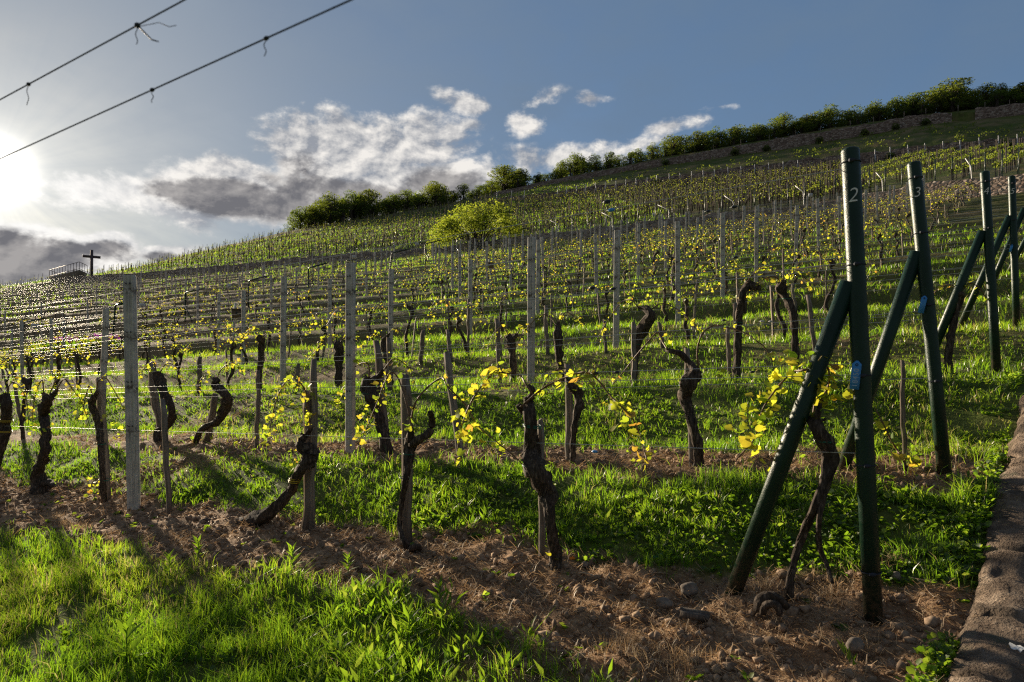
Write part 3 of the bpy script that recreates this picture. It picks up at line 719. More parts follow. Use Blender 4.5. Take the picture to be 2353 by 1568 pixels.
cm = MB()
ico_v = np.array([(0, 0, 1), (.89, 0, .45), (.28, .85, .45), (-.72, .53, .45), (-.72, -.53, .45), (.28, -.85, .45), (.72, .53, -.45), (-.28, .85, -.45), (-.89, 0, -.45), (-.28, -.85, -.45), (.72, -.53, -.45), (0, 0, -1)])
ico_f = np.array([(0, 1, 2), (0, 2, 3), (0, 3, 4), (0, 4, 5), (0, 5, 1), (1, 6, 2), (2, 7, 3), (3, 8, 4), (4, 9, 5), (5, 10, 1), (2, 6, 7), (3, 7, 8), (4, 8, 9), (5, 9, 10), (1, 10, 6), (6, 11, 7), (7, 11, 8), (8, 11, 9), (9, 11, 10), (10, 11, 6)])
x, y = scatter(70000, 1.9, 8, 'area'); k = (soil_at(x, y) > .5) & (right_of_kerb(x, y) < 0); x, y = x[k], y[k]; n = len(x)
r = .003 + .026 * rng.random(n) ** 4 ; z = gzn(x, y) + r * .1
V = ico_v[None] * (r[:, None, None] * rng.uniform(.55, 1.35, (n, 12, 1))) * rng.uniform(.6, 1.3, (n, 1, 3)) + np.stack([x, y, z], -1)[:, None]
cm.add(V.reshape(-1, 3), (np.arange(n)[:, None, None] * 12 + ico_f[None]).reshape(-1, 3))
tag(cm.build('soil_clods', M['clod'], smooth=True), kind='stuff')

# ================================================================== vines
def sim_leaves(mb, P, n_per, size, spread, kind, drop=.3):
    P = np.asarray(P, float)
    if len(P) == 0: return
    Q = np.repeat(P, n_per, 0) + rng.normal(0, spread, (len(P) * n_per, 3))
    D_ = rng.normal(0, 1, Q.shape); D_[:, 2] = D_[:, 2] * .6 - drop
    leaves(mb, Q, D_, size * rng.uniform(.28, 1.2, len(Q)) ** 1.1, kind, np.clip(rng.normal(.45, .27, len(Q)), 0, 1), .8)
VINES = 'old grape vines'
def to_plane(pts, t, wob=0.0, seed=0):
    """pixel path on the row's upright plane; third value, if any, is a radius in pixels"""
    out = []
    for k, q in enumerate(pts):
        tk = t + wob * math.sin(k * 1.7 + seed)
        p = rowpt(q[0], q[1], tk); r = (q[2] if len(q) > 2 else 2) / 1568 * p.y * .93 / math.sqrt(1 + toX(q[0]) ** 2)
        out.append((p.x, p.y, p.z, r))
    return np.array(out)
nv = [0]
def traced_vine(label, t, trunk, arms=(), canes=(), ties=(), shoots=(), lsize=.043):
    """trunk/arms: (px, py, radius px); canes: (points, leaves per node, from, to)"""
    nv[0] += 1; sd = nv[0] * 3
    X0 = toX(trunk[0][0]); d0 = t / den(X0); bx, by = X0 * d0, d0
    gzz = gz1(bx, by); root = thing('grape_vine', label, 'vine', (bx, by, gzz), VINES)
    loc = (bx, by, gzz)
    P = to_plane(trunk, t, .03, sd)
    P[0, 2] = min(P[0, 2], gzz) - .03
    P = smooth_path(P, .02); mb = MB()
    rr = P[:, 3] * (1 + .22 * (vn(np.arange(len(P)) * .35, np.zeros(len(P)), sd) - .5))
    mb.tube(P[:, :3], np.maximum(rr, .007), 16, .55, sd, True, 5)
    for a in arms:
        A = smooth_path(to_plane(a, t, .04, sd + 1), .02); mb.tube(A[:, :3], A[:, 3], 12, .5, sd + 2, True, 4)
    n_ = len(P); Tn = np.gradient(P[:, :3], axis=0)
    for _ in range(min(60, n_)):
        i0 = random.randrange(0, max(1, n_ - 6)); ln = random.randint(3, 6); a = random.uniform(0, 6.28); q = []
        for m_ in range(i0, min(n_, i0 + ln)):
            w = (m_ - i0) / ln; r_ = max(P[m_, 3], .007) * (1.0 + .10 * w) + .004 * w * w
            q.append((P[m_, 0] + math.cos(a + .12 * m_) * r_, P[m_, 1] + math.sin(a + .12 * m_) * r_, P[m_, 2]))
        if len(q) > 2: mb.tube(np.array(q), np.linspace(.0035, .0012, len(q)), 4)
    for _ in range(4):
        e = P[-1 - random.randrange(0, min(6, n_ - 1)), :3]; v = np.array([random.uniform(-1, 1), random.uniform(-.6, .6), random.uniform(.1, 1)]); v /= np.linalg.norm(v)
        mb.tube(np.array([e, e + v * .02, e + v * random.uniform(.03, .055)]), [.008, .0065, .006], 7)
    mb.build('trunk', M['bark'], root, True, loc)
    lf = MB()
    for c in canes:
        pts, npn, f0, f1 = c
        C = smooth_path(to_plane(pts, t, .05, sd + len(pts)), .02); n = len(C)
        r = np.linspace(.0062, .0030, n); kink = np.arange(n) % 5 == 0
        cb = MB(); cb.tube(C[:, :3], r * np.where(kink, 1.35, 1.0), 7, 0, sd); cb.build('cane', M['cane'], root, True, loc)
        nodes = C[int(n * f0):int(n * f1):4, :3]
        if len(nodes) and npn > 0:
            nodes = nodes[rng.random(len(nodes)) < .88]
            k = int(npn) + (1 if npn >= 2 else 0); sim_leaves(lf, nodes, k, lsize, .028, 'grape')
            sim_leaves(lf, nodes[rng.random(len(nodes)) < .6], 2, lsize * .5, .014, 'simple', -.4)
    for (px, py, n) in shoots:
        p = rowpt(px, py, t + random.uniform(-.05, .05)); sim_leaves(lf, [p], n, lsize * .9, .035, 'grape')
    if lf.n: lf.build('foliage', M['vleaf'], root, False, loc)
    for (px, py, rp, mat) in ties:
        p = rowpt(px, py, t); r = rp / 1568 * p.y; tb = MB()
        th = np.linspace(0, 6.6, 26)
        for dz in ((0, .012) if mat == 'ytie' else (0, .004)):
            tb.tube(np.stack([p.x + UX * np.cos(th) * r + NX * np.sin(th) * r, p.y + UY * np.cos(th) * r + NY * np.sin(th) * r, p.z + dz + .1 * r * np.cos(th)], -1), .0035 if mat == 'ytie' else .0018, 6)
        tb.build('tie', M[mat], root, True, loc)
    return root
# ---- front row
traced_vine('dark vine trunk with yellow ties cut off by the left picture edge', 3.4, [(-22, 1128, 18), (-8, 1060, 14), (8, 1008, 13), (13, 973, 14), (16, 935, 15), (8, 908, 17)], [], [([(10, 905), (-20, 870), (-60, 900), (-75, 960)], 3, .2, 1), ([(12, 905), (32, 878), (60, 915), (66, 975)], 3, .3, 1)], [(12, 992, 14, 'ytie'), (14, 968, 14, 'ytie')])
traced_vine('crooked dark vine in the front row with a bulging foot, left of the thickest post', 3.4, [(91, 1128, 21), (92, 1108, 22), (89, 1080, 13), (102, 1040, 12), (105, 986, 12), (99, 954, 12), (108, 928, 13), (115, 912, 12)], [[(112, 918, 9), (124, 905, 7), (131, 898, 5)], [(110, 920, 8), (100, 905, 6)], [(98, 1112, 10), (116, 1108, 9), (122, 1118, 5)]],
    [([(101, 905), (97, 874), (82, 905), (74, 962)], 3, .2, 1), ([(128, 900), (148, 872), (166, 893), (186, 920), (205, 973)], 3, .25, 1), ([(115, 905), (128, 868), (108, 850)], 3, .3, 1)], [(103, 985, 13, 'tie')], [(75, 990, 8), (80, 975, 6), (116, 983, 7), (128, 975, 6)])
traced_vine('thin dark vine tied to the weathered stake next to the thickest post', 3.4, [(240, 1142, 7), (236, 1086, 7), (231, 1027, 8), (226, 973, 8), (212, 932, 9), (216, 912, 9)], [[(216, 915, 6), (224, 900, 5)]],
    [([(222, 904), (226, 877), (243, 869), (258, 890), (272, 914), (288, 948)], 3, .3, 1), ([(214, 915), (205, 888), (196, 920), (188, 962)], 3, .2, 1)], [(230, 1020, 12, 'tie'), (240, 1103, 12, 'tie')], [(212, 945, 7), (215, 960, 6), (258, 975, 8), (263, 1000, 6), (290, 1000, 5), (218, 1108, 4), (225, 1125, 9), (212, 1130, 6)])
traced_vine('vine bent low toward the ground with a knobbly burl, tied with yellow bands', 3.4, [(527, 1218, 14), (545, 1212, 16), (574, 1203, 17), (610, 1185, 16), (642, 1160, 14), (666, 1130, 12), (682, 1092, 11), (700, 1068, 13), (715, 1050, 20), (713, 1034, 18), (694, 1026, 12), (693, 1012, 9), (706, 998, 7), (714, 985, 6)], [[(548, 1212, 12), (520, 1219, 8), (505, 1222, 4)], [(700, 1030, 8), (684, 1022, 5)]],
    [([(714, 985), (711, 962), (708, 935), (703, 902), (690, 880), (673, 870), (652, 884), (640, 908), (632, 930), (624, 965), (619, 1003)], 3, .12, 1)], [(678, 1104, 12, 'ytie'), (676, 1108, 12, 'ytie')], [(622, 990, 9), (617, 1015, 7), (628, 962, 7), (702, 962, 8), (680, 1050, 6), (684, 1058, 4), (675, 880, 8), (650, 895, 7), (700, 905, 8)])
traced_vine('slender forked vine wound round a grey stake with a hooked right arm', 3.4, [(944, 1268, 8), (934, 1250, 7), (924, 1234, 6), (918, 1200, 5.5), (924, 1150, 6), (934, 1094, 7), (941, 1050, 10), (944, 1026, 13), (943, 1008, 12)], [[(946, 1020, 10), (968, 1008, 9), (988, 992, 8), (994, 968, 7), (988, 946, 5)], [(940, 1262, 9), (958, 1258, 8), (966, 1262, 4)], [(943, 1012, 10), (944, 990, 7), (944, 978, 5)]],
    [([(944, 980), (948, 948), (958, 920), (985, 888), (1015, 869), (1026, 885), (1045, 905), (1071, 933), (1098, 978), (1138, 1013), (1187, 1053), (1203, 1072)], 2, .3, .8), ([(946, 985), (935, 930), (915, 870), (897, 857), (880, 890), (870, 919), (850, 965), (835, 1000)], 3, .45, 1)], [(938, 1044, 11, 'tie'), (930, 1099, 11, 'tie')], [(947, 972, 9), (943, 985, 6), (826, 1000, 9), (815, 1012, 8), (835, 960, 8), (842, 945, 6), (1132, 1020, 8), (1138, 1030, 5)])
traced_vine('stout shaggy vine trunk leaning on its stake in the middle of the front row', 3.4, [(1281, 1312, 15), (1277, 1285, 14), (1275, 1255, 12), (1266, 1201, 11), (1262, 1160, 14), (1259, 1140, 21), (1246, 1110, 24), (1232, 1085, 23), (1222, 1058, 23), (1219, 1027, 18), (1221, 986, 17), (1219, 955, 15), (1216, 930, 13), (1213, 912, 11)], [[(1216, 934, 9), (1200, 945, 7), (1193, 934, 7)], [(1216, 918, 9), (1226, 900, 7), (1213, 888, 5)], [(1272, 1295, 11), (1258, 1305, 8)]],
    [([(1222, 905), (1207, 880), (1195, 863), (1173, 858), (1150, 857), (1133, 858), (1105, 890), (1082, 925), (1066, 965), (1058, 995), (1049, 1048)], 3, .28, 1),
     ([(1196, 936), (1248, 893), (1297, 869), (1332, 857), (1353, 858), (1377, 877), (1404, 912), (1428, 935), (1450, 957), (1469, 997), (1479, 1032), (1487, 1059)], 2, .25, 1)],
    [(1222, 978, 20, 'tie'), (1224, 982, 20, 'tie'), (1226, 1072, 26, 'tie')], [(1310, 866, 5), (1318, 884, 3), (1066, 985, 9), (1058, 955, 8), (1072, 1000, 8), (1048, 1050, 6), (1440, 990, 6), (1465, 1025, 7), (1478, 1045, 5), (1290, 905, 2), (1133, 862, 4), (1160, 866, 5), (1042, 1060, 6), (1268, 1278, 3)], .058)
traced_vine('twisted vine standing between the pole numbered two and its slanting brace', 3.42, [(1812, 1392, 13), (1813, 1365, 11), (1816, 1330, 9), (1831, 1267, 9), (1852, 1212, 10), (1874, 1160, 11), (1895, 1107, 15), (1905, 1055, 20), (1895, 1013, 17), (1876, 982, 17), (1868, 962, 14)], [[(1897, 1100, 8), (1883, 1187, 7), (1884, 1254, 6), (1897, 1294, 6), (1913, 1340, 5)], [(1870, 968, 9), (1880, 945, 7), (1888, 920, 5)]],
    [([(1868, 962), (1872, 915), (1862, 855), (1840, 852), (1817, 858), (1785, 893), (1756, 934), (1744, 970), (1734, 1007), (1712, 1035), (1691, 1056)], 3, .2, 1), ([(1888, 920), (1905, 880), (1900, 840), (1880, 810)], 4, .1, 1)], [(1892, 1015, 18, 'tie')],
    [(1790, 845, 10), (1825, 830, 10), (1850, 845, 8), (1890, 822, 8), (1905, 860, 8), (1900, 900, 8), (1875, 935, 9), (1925, 870, 7), (1850, 950, 7), (1712, 940, 9), (1720, 985, 9), (1700, 1020, 8), (1730, 1045, 7), (1760, 905, 8), (1925, 905, 6), (1735, 960, 7), (1770, 880, 6), (1870, 850, 6), (1885, 880, 7)], .05)
# ---- second row
T2 = 4.85
traced_vine('curved vine of the second row leaning against a stake, behind the thin front stake', T2, [(363, 1020, 14), (370, 994, 13), (392, 968, 10), (393, 935, 10), (377, 906, 12), (368, 878, 14), (360, 855, 10)], [], [([(360, 855), (352, 832), (330, 850), (312, 880)], 3, .2, 1), ([(375, 905), (400, 912), (430, 925)], 2, .0, .4), ([(366, 860), (385, 835), (410, 850), (425, 885)], 3, .2, 1)], [(372, 888, 15, 'tie')])
traced_vine('hook-shaped vine of the second row rising from low leaves on the soil', T2, [(446, 1024, 7), (457, 997, 7), (473, 981, 8), (500, 970, 9), (517, 938, 11), (523, 914, 11), (506, 894, 10), (494, 888, 9), (497, 872, 8)], [], [([(498, 874), (508, 850), (530, 835), (552, 845), (566, 880)], 3, .3, 1), ([(495, 880), (478, 862), (460, 875), (450, 910)], 3, .3, 1)], [(473, 981, 9, 'ytie')], [(440, 1005, 9), (452, 1012, 9), (462, 1000, 6), (512, 985, 5), (545, 1012, 5), (556, 1018, 4)])
traced_vine('thick old vine of the second row with a swollen head beside two stakes', T2, [(887, 1062, 17), (884, 1013, 15), (874, 968, 13), (860, 933, 12), (853, 912, 18), (848, 885, 18), (845, 868, 12)], [[(850, 880, 10), (868, 868, 7), (880, 852, 5)]], [([(848, 868), (845, 835), (815, 845), (795, 890), (775, 935)], 3, .3, 1), ([(880, 852), (905, 825), (935, 842), (955, 885)], 3, .3, 1)], [(852, 905, 19, 'tie')])
traced_vine('slim vine of the second row running up behind a tied grey stake', T2, [(1314, 1082, 7), (1316, 1027, 7), (1321, 973, 8), (1331, 927, 11), (1327, 905, 12), (1316, 890, 9), (1306, 874, 7)], [], [([(1306, 874), (1290, 850), (1262, 862), (1240, 905)], 2, .3, 1), ([(1318, 888), (1345, 868), (1370, 900), (1385, 940)], 2, .3, 1)], [(1310, 870, 10, 'tie')])
traced_vine('bare grey vine of the second row with a clubbed head and long arched canes', T2, [(1596, 1100, 16), (1600, 1080, 14), (1606, 1060, 12), (1603, 1020, 11), (1592, 980, 11), (1583, 945, 12), (1575, 912, 14), (1582, 885, 20), (1592, 866, 22), (1604, 858, 15)], [[(1600, 862, 12), (1588, 838, 9), (1565, 814, 8), (1545, 808, 7), (1533, 805, 5)], [(1576, 895, 12), (1568, 880, 9)]],
    [([(1533, 803), (1522, 785), (1511, 764), (1490, 785), (1466, 812), (1436, 850), (1407, 885)], 1, .55, 1), ([(1605, 848), (1602, 807), (1612, 770), (1630, 753), (1652, 749), (1708, 764), (1740, 785), (1758, 800), (1776, 832)], 1.4, .5, 1)], [(1580, 888, 20, 'tie')], [(1522, 790, 2), (1642, 855, 5), (1660, 862, 5), (1520, 775, 2)])
traced_vine('young shoot with large bright leaves climbing a stake between poles two and three', T2, [(2084, 1108, 5), (2082, 1085, 4), (2078, 1062, 3)], [], [([(2072, 1050), (2058, 1030), (2045, 1007), (2026, 967), (2008, 935)], 1, .5, 1), ([(2074, 1052), (2092, 1058), (2110, 1070)], 2, .2, 1)], [], [(2028, 985, 2), (2046, 1020, 3), (2053, 1040, 2), (2095, 1050, 3), (2108, 1068, 3), (2060, 1042, 3)], .07)
# ---- third row
T3 = 7.6
traced_vine('S-shaped black vine of the third row beside a tall pale post', T3, [(1458, 880, 9), (1460, 826, 8), (1468, 775, 11), (1486, 748, 13), (1495, 722, 11), (1482, 710, 7), (1466, 707, 4)], [], [([(1466, 706), (1450, 690), (1432, 692), (1415, 710), (1391, 745), (1374, 777)], 2, .2, 1), ([(1493, 714), (1515, 699), (1535, 701), (1563, 716), (1592, 743), (1619, 769)], 2, .3, 1)], [(1461, 792, 10, 'tie')])
traced_vine('slim vine of the third row with a dark pointed head right of a post', T3, [(1298, 874, 6), (1285, 826, 8), (1282, 772, 10), (1281, 753, 7), (1284, 740, 4)], [], [([(1280, 750), (1262, 728), (1240, 726), (1208, 759), (1187, 796)], 2, .25, 1), ([(1284, 742), (1300, 718), (1324, 732), (1348, 751)], 2, .2, 1)])
traced_vine('leaning vine of the third row with a spiky black head', T3, [(1831, 784, 8), (1822, 726, 9), (1804, 682, 9), (1796, 663, 12), (1801, 645, 7)], [], [([(1798, 650), (1775, 636), (1745, 650), (1725, 690)], 3, .3, 1), ([(1803, 645), (1822, 628), (1850, 640), (1870, 668)], 3, .2, 1)], [(1808, 688, 10, 'tie')])
traced_vine('vine of the third row with a yellow band and a club-like head bent sideways', T3, [(1694, 796, 9), (1697, 740, 8), (1705, 685, 7), (1710, 666, 8), (1722, 655, 12), (1738, 661, 9), (1746, 664, 5)], [], [([(1715, 650), (1735, 628), (1770, 640), (1800, 672)], 2, .2, 1), ([(1706, 690), (1722, 672), (1745, 648)], 1, .3, 1)], [(1705, 687, 9, 'ytie'), (1697, 742, 9, 'tie')])
traced_vine('vine of the third row behind the brace of the pole numbered four', T3, [(2176, 852, 11), (2180, 798, 9), (2190, 744, 9), (2200, 691, 12), (2208, 672, 8)], [], [([(2204, 674), (2185, 655), (2155, 665), (2135, 690)], 3, .2, 1), ([(2206, 672), (2230, 652), (2255, 668), (2270, 700)], 3, .3, 1)])
traced_vine('dark upright vine of the third row just left of a tall grooved post', T3, [(779, 898, 8), (778, 839, 9), (779, 799, 11), (776, 786, 7)], [], [([(776, 790), (766, 772), (748, 776), (725, 807), (706, 829)], 4, .1, 1), ([(780, 788), (800, 770), (825, 785), (840, 815)], 4, .2, 1)], [], [(735, 790, 8), (712, 800, 8), (720, 820, 7)])
traced_vine('vine of the third row with a blunt head and green tie near a wooden post', T3, [(897, 898, 8), (894, 839, 8), (886, 804, 11), (884, 782, 9), (893, 770, 4)], [], [([(890, 772), (905, 755), (930, 768), (945, 800)], 3, .2, 1), ([(882, 785), (868, 765), (850, 775), (842, 800)], 3, .2, 1)], [(889, 812, 11, 'tie')])
traced_vine('dark leaning vine of the third row with a mushroom-like head', T3, [(594, 856, 7), (601, 799, 7), (600, 782, 10), (594, 776, 9)], [], [([(600, 778), (585, 755), (562, 768), (550, 800)], 4, .1, 1), ([(602, 778), (622, 758), (645, 772), (655, 800)], 4, .1, 1)])
traced_vine('short-armed vine of the third row with a forked black head', T3, [(1182, 872, 8), (1178, 830, 7), (1176, 790, 9), (1168, 770, 6)], [[(1176, 785, 7), (1188, 768, 5)]], [([(1168, 770), (1155, 752), (1135, 765), (1120, 800)], 3, .1, 1), ([(1188, 768), (1200, 750), (1222, 765)], 3, .1, 1)])

# ---- generic vines for the rows higher up
def proto_vine(k):
    r_ = random.Random(100 + k)
    root = thing('grape_vine', 'x', 'vine', (0, 0, 0), VINES)
    H = r_.uniform(.58, .82); pts = [(0, 0, -.12, .034)]
    x = y = 0
    for f in (.25, .5, .75, 1.0):
        x += r_.uniform(-.09, .09); y += r_.uniform(-.05, .05); pts.append((x, y, H * f, .030 - .008 * f))
    pts.append((x + r_.uniform(-.08, .08), y, H + .06, .045)); pts.append((pts[-1][0] + r_.uniform(-.09, .09), y, H + .11, .026))
    P = smooth_path(np.array(pts), .05); mb = MB(); mb.tube(P[:, :3], np.abs(P[:, 3]), 9, .6, k + 40, True, 4)
    hx, hy, hz = P[-1, :3]
    cb = MB(); nodes = []
    for sgn in (-1, 1):
        if r_.random() < .12: continue
        L = r_.uniform(.45, .75); up = r_.uniform(.12, .3)
        C = smooth_path(np.array([(hx, hy, hz - .03), (hx + sgn * L * .35, hy + r_.uniform(-.06, .06), hz + up), (hx + sgn * L * .7, hy + r_.uniform(-.1, .1), hz + up * .7), (hx + sgn * L, hy, hz - r_.uniform(.05, .3))]), .05)
        cb.tube(C, np.linspace(.007, .0035, len(C)), 5, 0); nodes.append(C[1:])
    nodes.append(np.array([(hx, hy, hz)] * 3))
    mb.build('trunk', M['bark'], root, True, (0, 0, 0))
    if cb.n: cb.build('cane', M['cane'], root, True, (0, 0, 0))
    lf = MB(); nd = np.concatenate(nodes)
    sim_leaves(lf, nd, 2, .050, .045, 'simple')
    lf.build('foliage', M['vleaf'], root, False, (0, 0, 0))
    return root
protos = [proto_vine(k) for k in range(9)]
LOOKS = ['crooked', 'leafy', 'slender', 'stooped', 'twisted', 'knotty', 'wavy', 'short', 'gnarled']
rowrz = math.atan2(UY, UX)
cand = []
jit = random.Random(5)
for ri, t in enumerate(ROWS):
    s = send(t) + 1.0
    if ri == 0: s = 9.6
    elif ri == 1: s = 10.4
    elif ri == 2: s = 9.6
    k = 0
    while True:
        s += 1.3 + jit.uniform(-.15, .15)
        x, y = st(s, t)
        if y < 1 or x / y < -.86 or s > 170: break
        if x / y > .80: continue
        if kn(x / y, K_t1) - .9 < t: continue
        k += 1
        if ri >= 5 and ri % 2 == 1 and x / y < -.1: continue
        if jit.random() < .14: continue
        cand.append((y, ri, k, s, t + jit.uniform(-.08, .08)))
cand.sort()
NEAR_V = 300 - nv[0] - 4
used = 0
near_stakes = []
rest = cand[NEAR_V:]
for n, (dpt, ri, k, s, t) in enumerate(cand[:NEAR_V]):
    x, y = st(s, t); z = gz1(x, y) - .01
    lab = f'{LOOKS[n % 9]} vine, {ordw(k)} along from the right in the {ordw(ri + 1)} row'
    rz = rowrz + (math.pi if jit.random() < .5 else 0) + jit.uniform(-.15, .15)
    if n < 9:
        o = protos[n]; o.location = (x, y, z); o.rotation_euler = (0, 0, rz); o['label'] = lab
    else:
        o = copy_tree(protos[n % 9], (x, y, z), rz, jit.uniform(.85, 1.15), lab)
    near_stakes.append((dpt, ri, k, s + jit.uniform(-.14, .14), t + .05))
# ---- the vines farther off, as one mass
dm, dl = MB(), MB()
def far_vine(x, y, z, H, nleaf, ls, w):
    p = np.array([(x, y, z - .1), (x + random.uniform(-.08, .08), y, z + H * .55), (x + random.uniform(-.12, .12), y, z + H)])
    dm.tube(p, [w, w * .8, w * .9], 4, 0, 0, False)
    a = rng.normal(0, .3, nleaf)
    Pp = np.stack([x + UX * a + rng.normal(0, .07, nleaf), y + UY * a + rng.normal(0, .07, nleaf), z + H + rng.normal(.05, .13, nleaf)], -1)
    leaves(dl, Pp, rng.normal(0, 1, (nleaf, 3)), ls * rng.uniform(.6, 1.3, nleaf), 'diamond', np.clip(rng.normal(.4, .25, nleaf), 0, 1), 1)
stk = MB()
for dpt, ri, k, s, t in rest:
    x, y = st(s, t); z = gz1(x, y)
    far_vine(x, y, z, random.uniform(.6, .85), 8, .06, .026)
    if random.random() < .7:
        xs, ys = st(s + .12, t + .05); hh = random.uniform(.8, 1.15); stk.tube(np.array([(xs, ys, z - .1), (xs + random.uniform(-.05, .05), ys, z + hh)]), .022, 4, 0, 0, False)
# upper block between the walls
for X in np.arange(toX(-60), toX(2420), .0061):
    pass
def upper_vines():
    n = 0
    for tq in np.arange(1.2, 66, 1.55):
        for sq in np.arange(-75, 150, 1.15):
            pass
pts_up = []
for px in np.arange(-40, 2420, 11.5):
    X = toX(px); t1, t2, tc = kn(X, K_t1), kn(X, K_t2), kn(X, K_tc)
    top = t2 - 1.5 if px > 1130 else tc - (.5 if px < 660 else 4)
    n = int((top - t1 - 1.5) / 2.1)
    for q in range(n):
        t = t1 + 1.5 + (q + .5 + random.uniform(-.25, .25)) * 2.1; XX = X + random.uniform(-.003, .003); d = t / den(XX)
        pts_up.append((XX * d, d, t))
for x, y, t in pts_up:
    if 1176.5 + 1568 * x / y > 1960 + max(0, 62 - t) * 8: continue
    if random.random() < .12: continue
    far_vine(x, y, gz1(x, y), random.uniform(.75, 1.15), 6, .12 if y < 100 else .14, .05)
    if random.random() < .3: z = gz1(x, y); stk.tube(np.array([(x + .3, y, z - .1), (x + .3, y, z + 1.75)]), .035, 4, 0, 0, False)
# leafy rows that run straight up the slope at the right
for q in range(10):
    px0 = 1795 + q * 98; X = toX(px0); t = kn(X, K_t1) + 1.0; d = t / den(X); x0, y0 = X * d, d
    for f in np.arange(0, 110, .42):
        x, y = x0 + .66 * f, y0 + .75 * f; t = NX * x + NY * y
        if t > kn(x / y, K_t2) - 1.2: break
        z = gz1(x, y); nl = 9
        Pp = np.stack([x + rng.normal(0, .09, nl), y + rng.normal(0, .09, nl), z + .8 + rng.normal(0, .11, nl)], -1)
        leaves(dl, Pp, rng.normal(0, 1, (nl, 3)), .14 * rng.uniform(.7, 1.3, nl), 'diamond', np.clip(rng.normal(.2, .2, nl), 0, 1), 1)
        if random.random() < .4: dm.tube(np.array([(x, y, z - .1), (x + random.uniform(-.1, .1), y, z + .95)]), .04, 4, 0, 0, False)
        if random.random() < .12: stk.tube(np.array([(x, y, z - .1), (x, y, z + 1.7)]), .035, 4, 0, 0, False)
# sparse low green on the terrace between the two upper walls
for _ in range(500):
    px = random.uniform(1150, 2420); X = toX(px); t = random.uniform(kn(X, K_t2) + 1.2, kn(X, K_t3) - .8); d = t / den(X)
    if vn(np.array([X * 30]), np.array([t * .35]), 71)[0] < .45: continue
    nl = 6; x, y = X * d, d; z = gz1(x, y); Pp = np.stack([x + rng.normal(0, .3, nl), y + rng.normal(0, .3, nl), z + rng.uniform(.1, .6, nl)], -1)
    leaves(dl, Pp, rng.normal(0, 1, (nl, 3)), .28, 'diamond', rng.uniform(0, .3, nl), 1)
a = dm.build('distant_vine_trunks', M['bark']); tag(a, kind='stuff')
b = dl.build('distant_vine_leaves', M['fleaf']); tag(b, kind='stuff')
c = stk.build('distant_stakes', M['wood']); tag(c, kind='stuff')

# ================================================================== posts and stakes
def post_mesh(H, w, d):
    """rectangular post with two grooves in each broad face"""
    o = [(-w / 2, -d / 2), (-w * .30, -d / 2), (-w * .24, -d * .34), (-w * .10, -d * .34), (-w * .05, -d / 2), (w * .05, -d / 2), (w * .10, -d * .34), (w * .24, -d * .34), (w * .30, -d / 2), (w / 2, -d / 2)]
    o = o + [(-a, -b) for a, b in o]
    n = len(o); mb = MB(); lv = [-.25, 0, .3, .6, .9, 1.2, 1.5, H - .012, H]
    V = []
    for k, z in enumerate(lv):
        q = .93 if k == len(lv) - 1 else 1; V += [(a * q, b * q, z) for a, b in o]
    Q = [(k * n + j, k * n + (j + 1) % n, (k + 1) * n + (j + 1) % n, (k + 1) * n + j) for k in range(len(lv) - 1) for j in range(n)]
    L = (len(lv) - 1) * n; V.append((0, 0, H))
    mb.add(np.array(V), [(len(V) - 1, L + j, L + (j + 1) % n) for j in range(n)], Q)
    return mb
def hook_mesh(mb2, heights, w, d):
    for h in heights:
        for sx in (-.18, .18):
            mb2.tube(np.array([(w * sx, -d * .3, h), (w * sx, -d * .62, h), (w * sx * 1.5, -d * .66, h + .012)]), .0035, 5)
    return mb2
POSTG = 'concrete vineyard posts along the rows'
p_big = thing('concrete_post', 'thickest and nearest grey grooved post with rust stains, in the front row', 'post', (0, 0, 0), POSTG)
post_mesh(2.13, .092, .06).build('shaft', M['conc'], p_big, False, (0, 0, 0)); hook_mesh(MB(), (.76, 1.16, 1.61, 2.05), .092, .06).build('wire_hook', M['dwire'], p_big, False, (0, 0, 0))
p_std = thing('concrete_post', 'x', 'post', (0, 0, 0), POSTG)
post_mesh(1.85, .084, .052).build('shaft', M['conc'], p_std, False, (0, 0, 0)); hook_mesh(MB(), (.6, .95, 1.35, 1.72), .084, .052).build('wire_hook', M['dwire'], p_std, False, (0, 0, 0))
far_shaft = post_mesh(1.8, .08, .055).build('concrete_post', M['conc'], None, False, (0, 0, 0))
tag(far_shaft, 'x', 'post', POSTG)
pj = random.Random(9); firstfar = True; firststd = True; post_list = []
over = {(0, 1): (308, 1160), (1, 1): (805, 1056), (1, 2): (233, 1017), (2, 1): (1220, 887), (2, 2): (650, 882)}
for ri, t in enumerate(ROWS):
    for j in range(1, 40):
        s = send(t) + 4.68 * j + pj.uniform(-.2, .2) + .1
        if (ri, j) in over:
            X = toX(over[(ri, j)][0]); d = t / den(X); x, y = X * d, d
        else: x, y = st(s, t)
        if y < 1 or x / y < -.80: break
        if kn(x / y, K_t1) - .8 < t or (ri >= 5 and ri % 2 == 1 and x / y < -.1): continue
        post_list.append((y, ri, j, x, y, t))
post_list.sort(); POSTS = {}
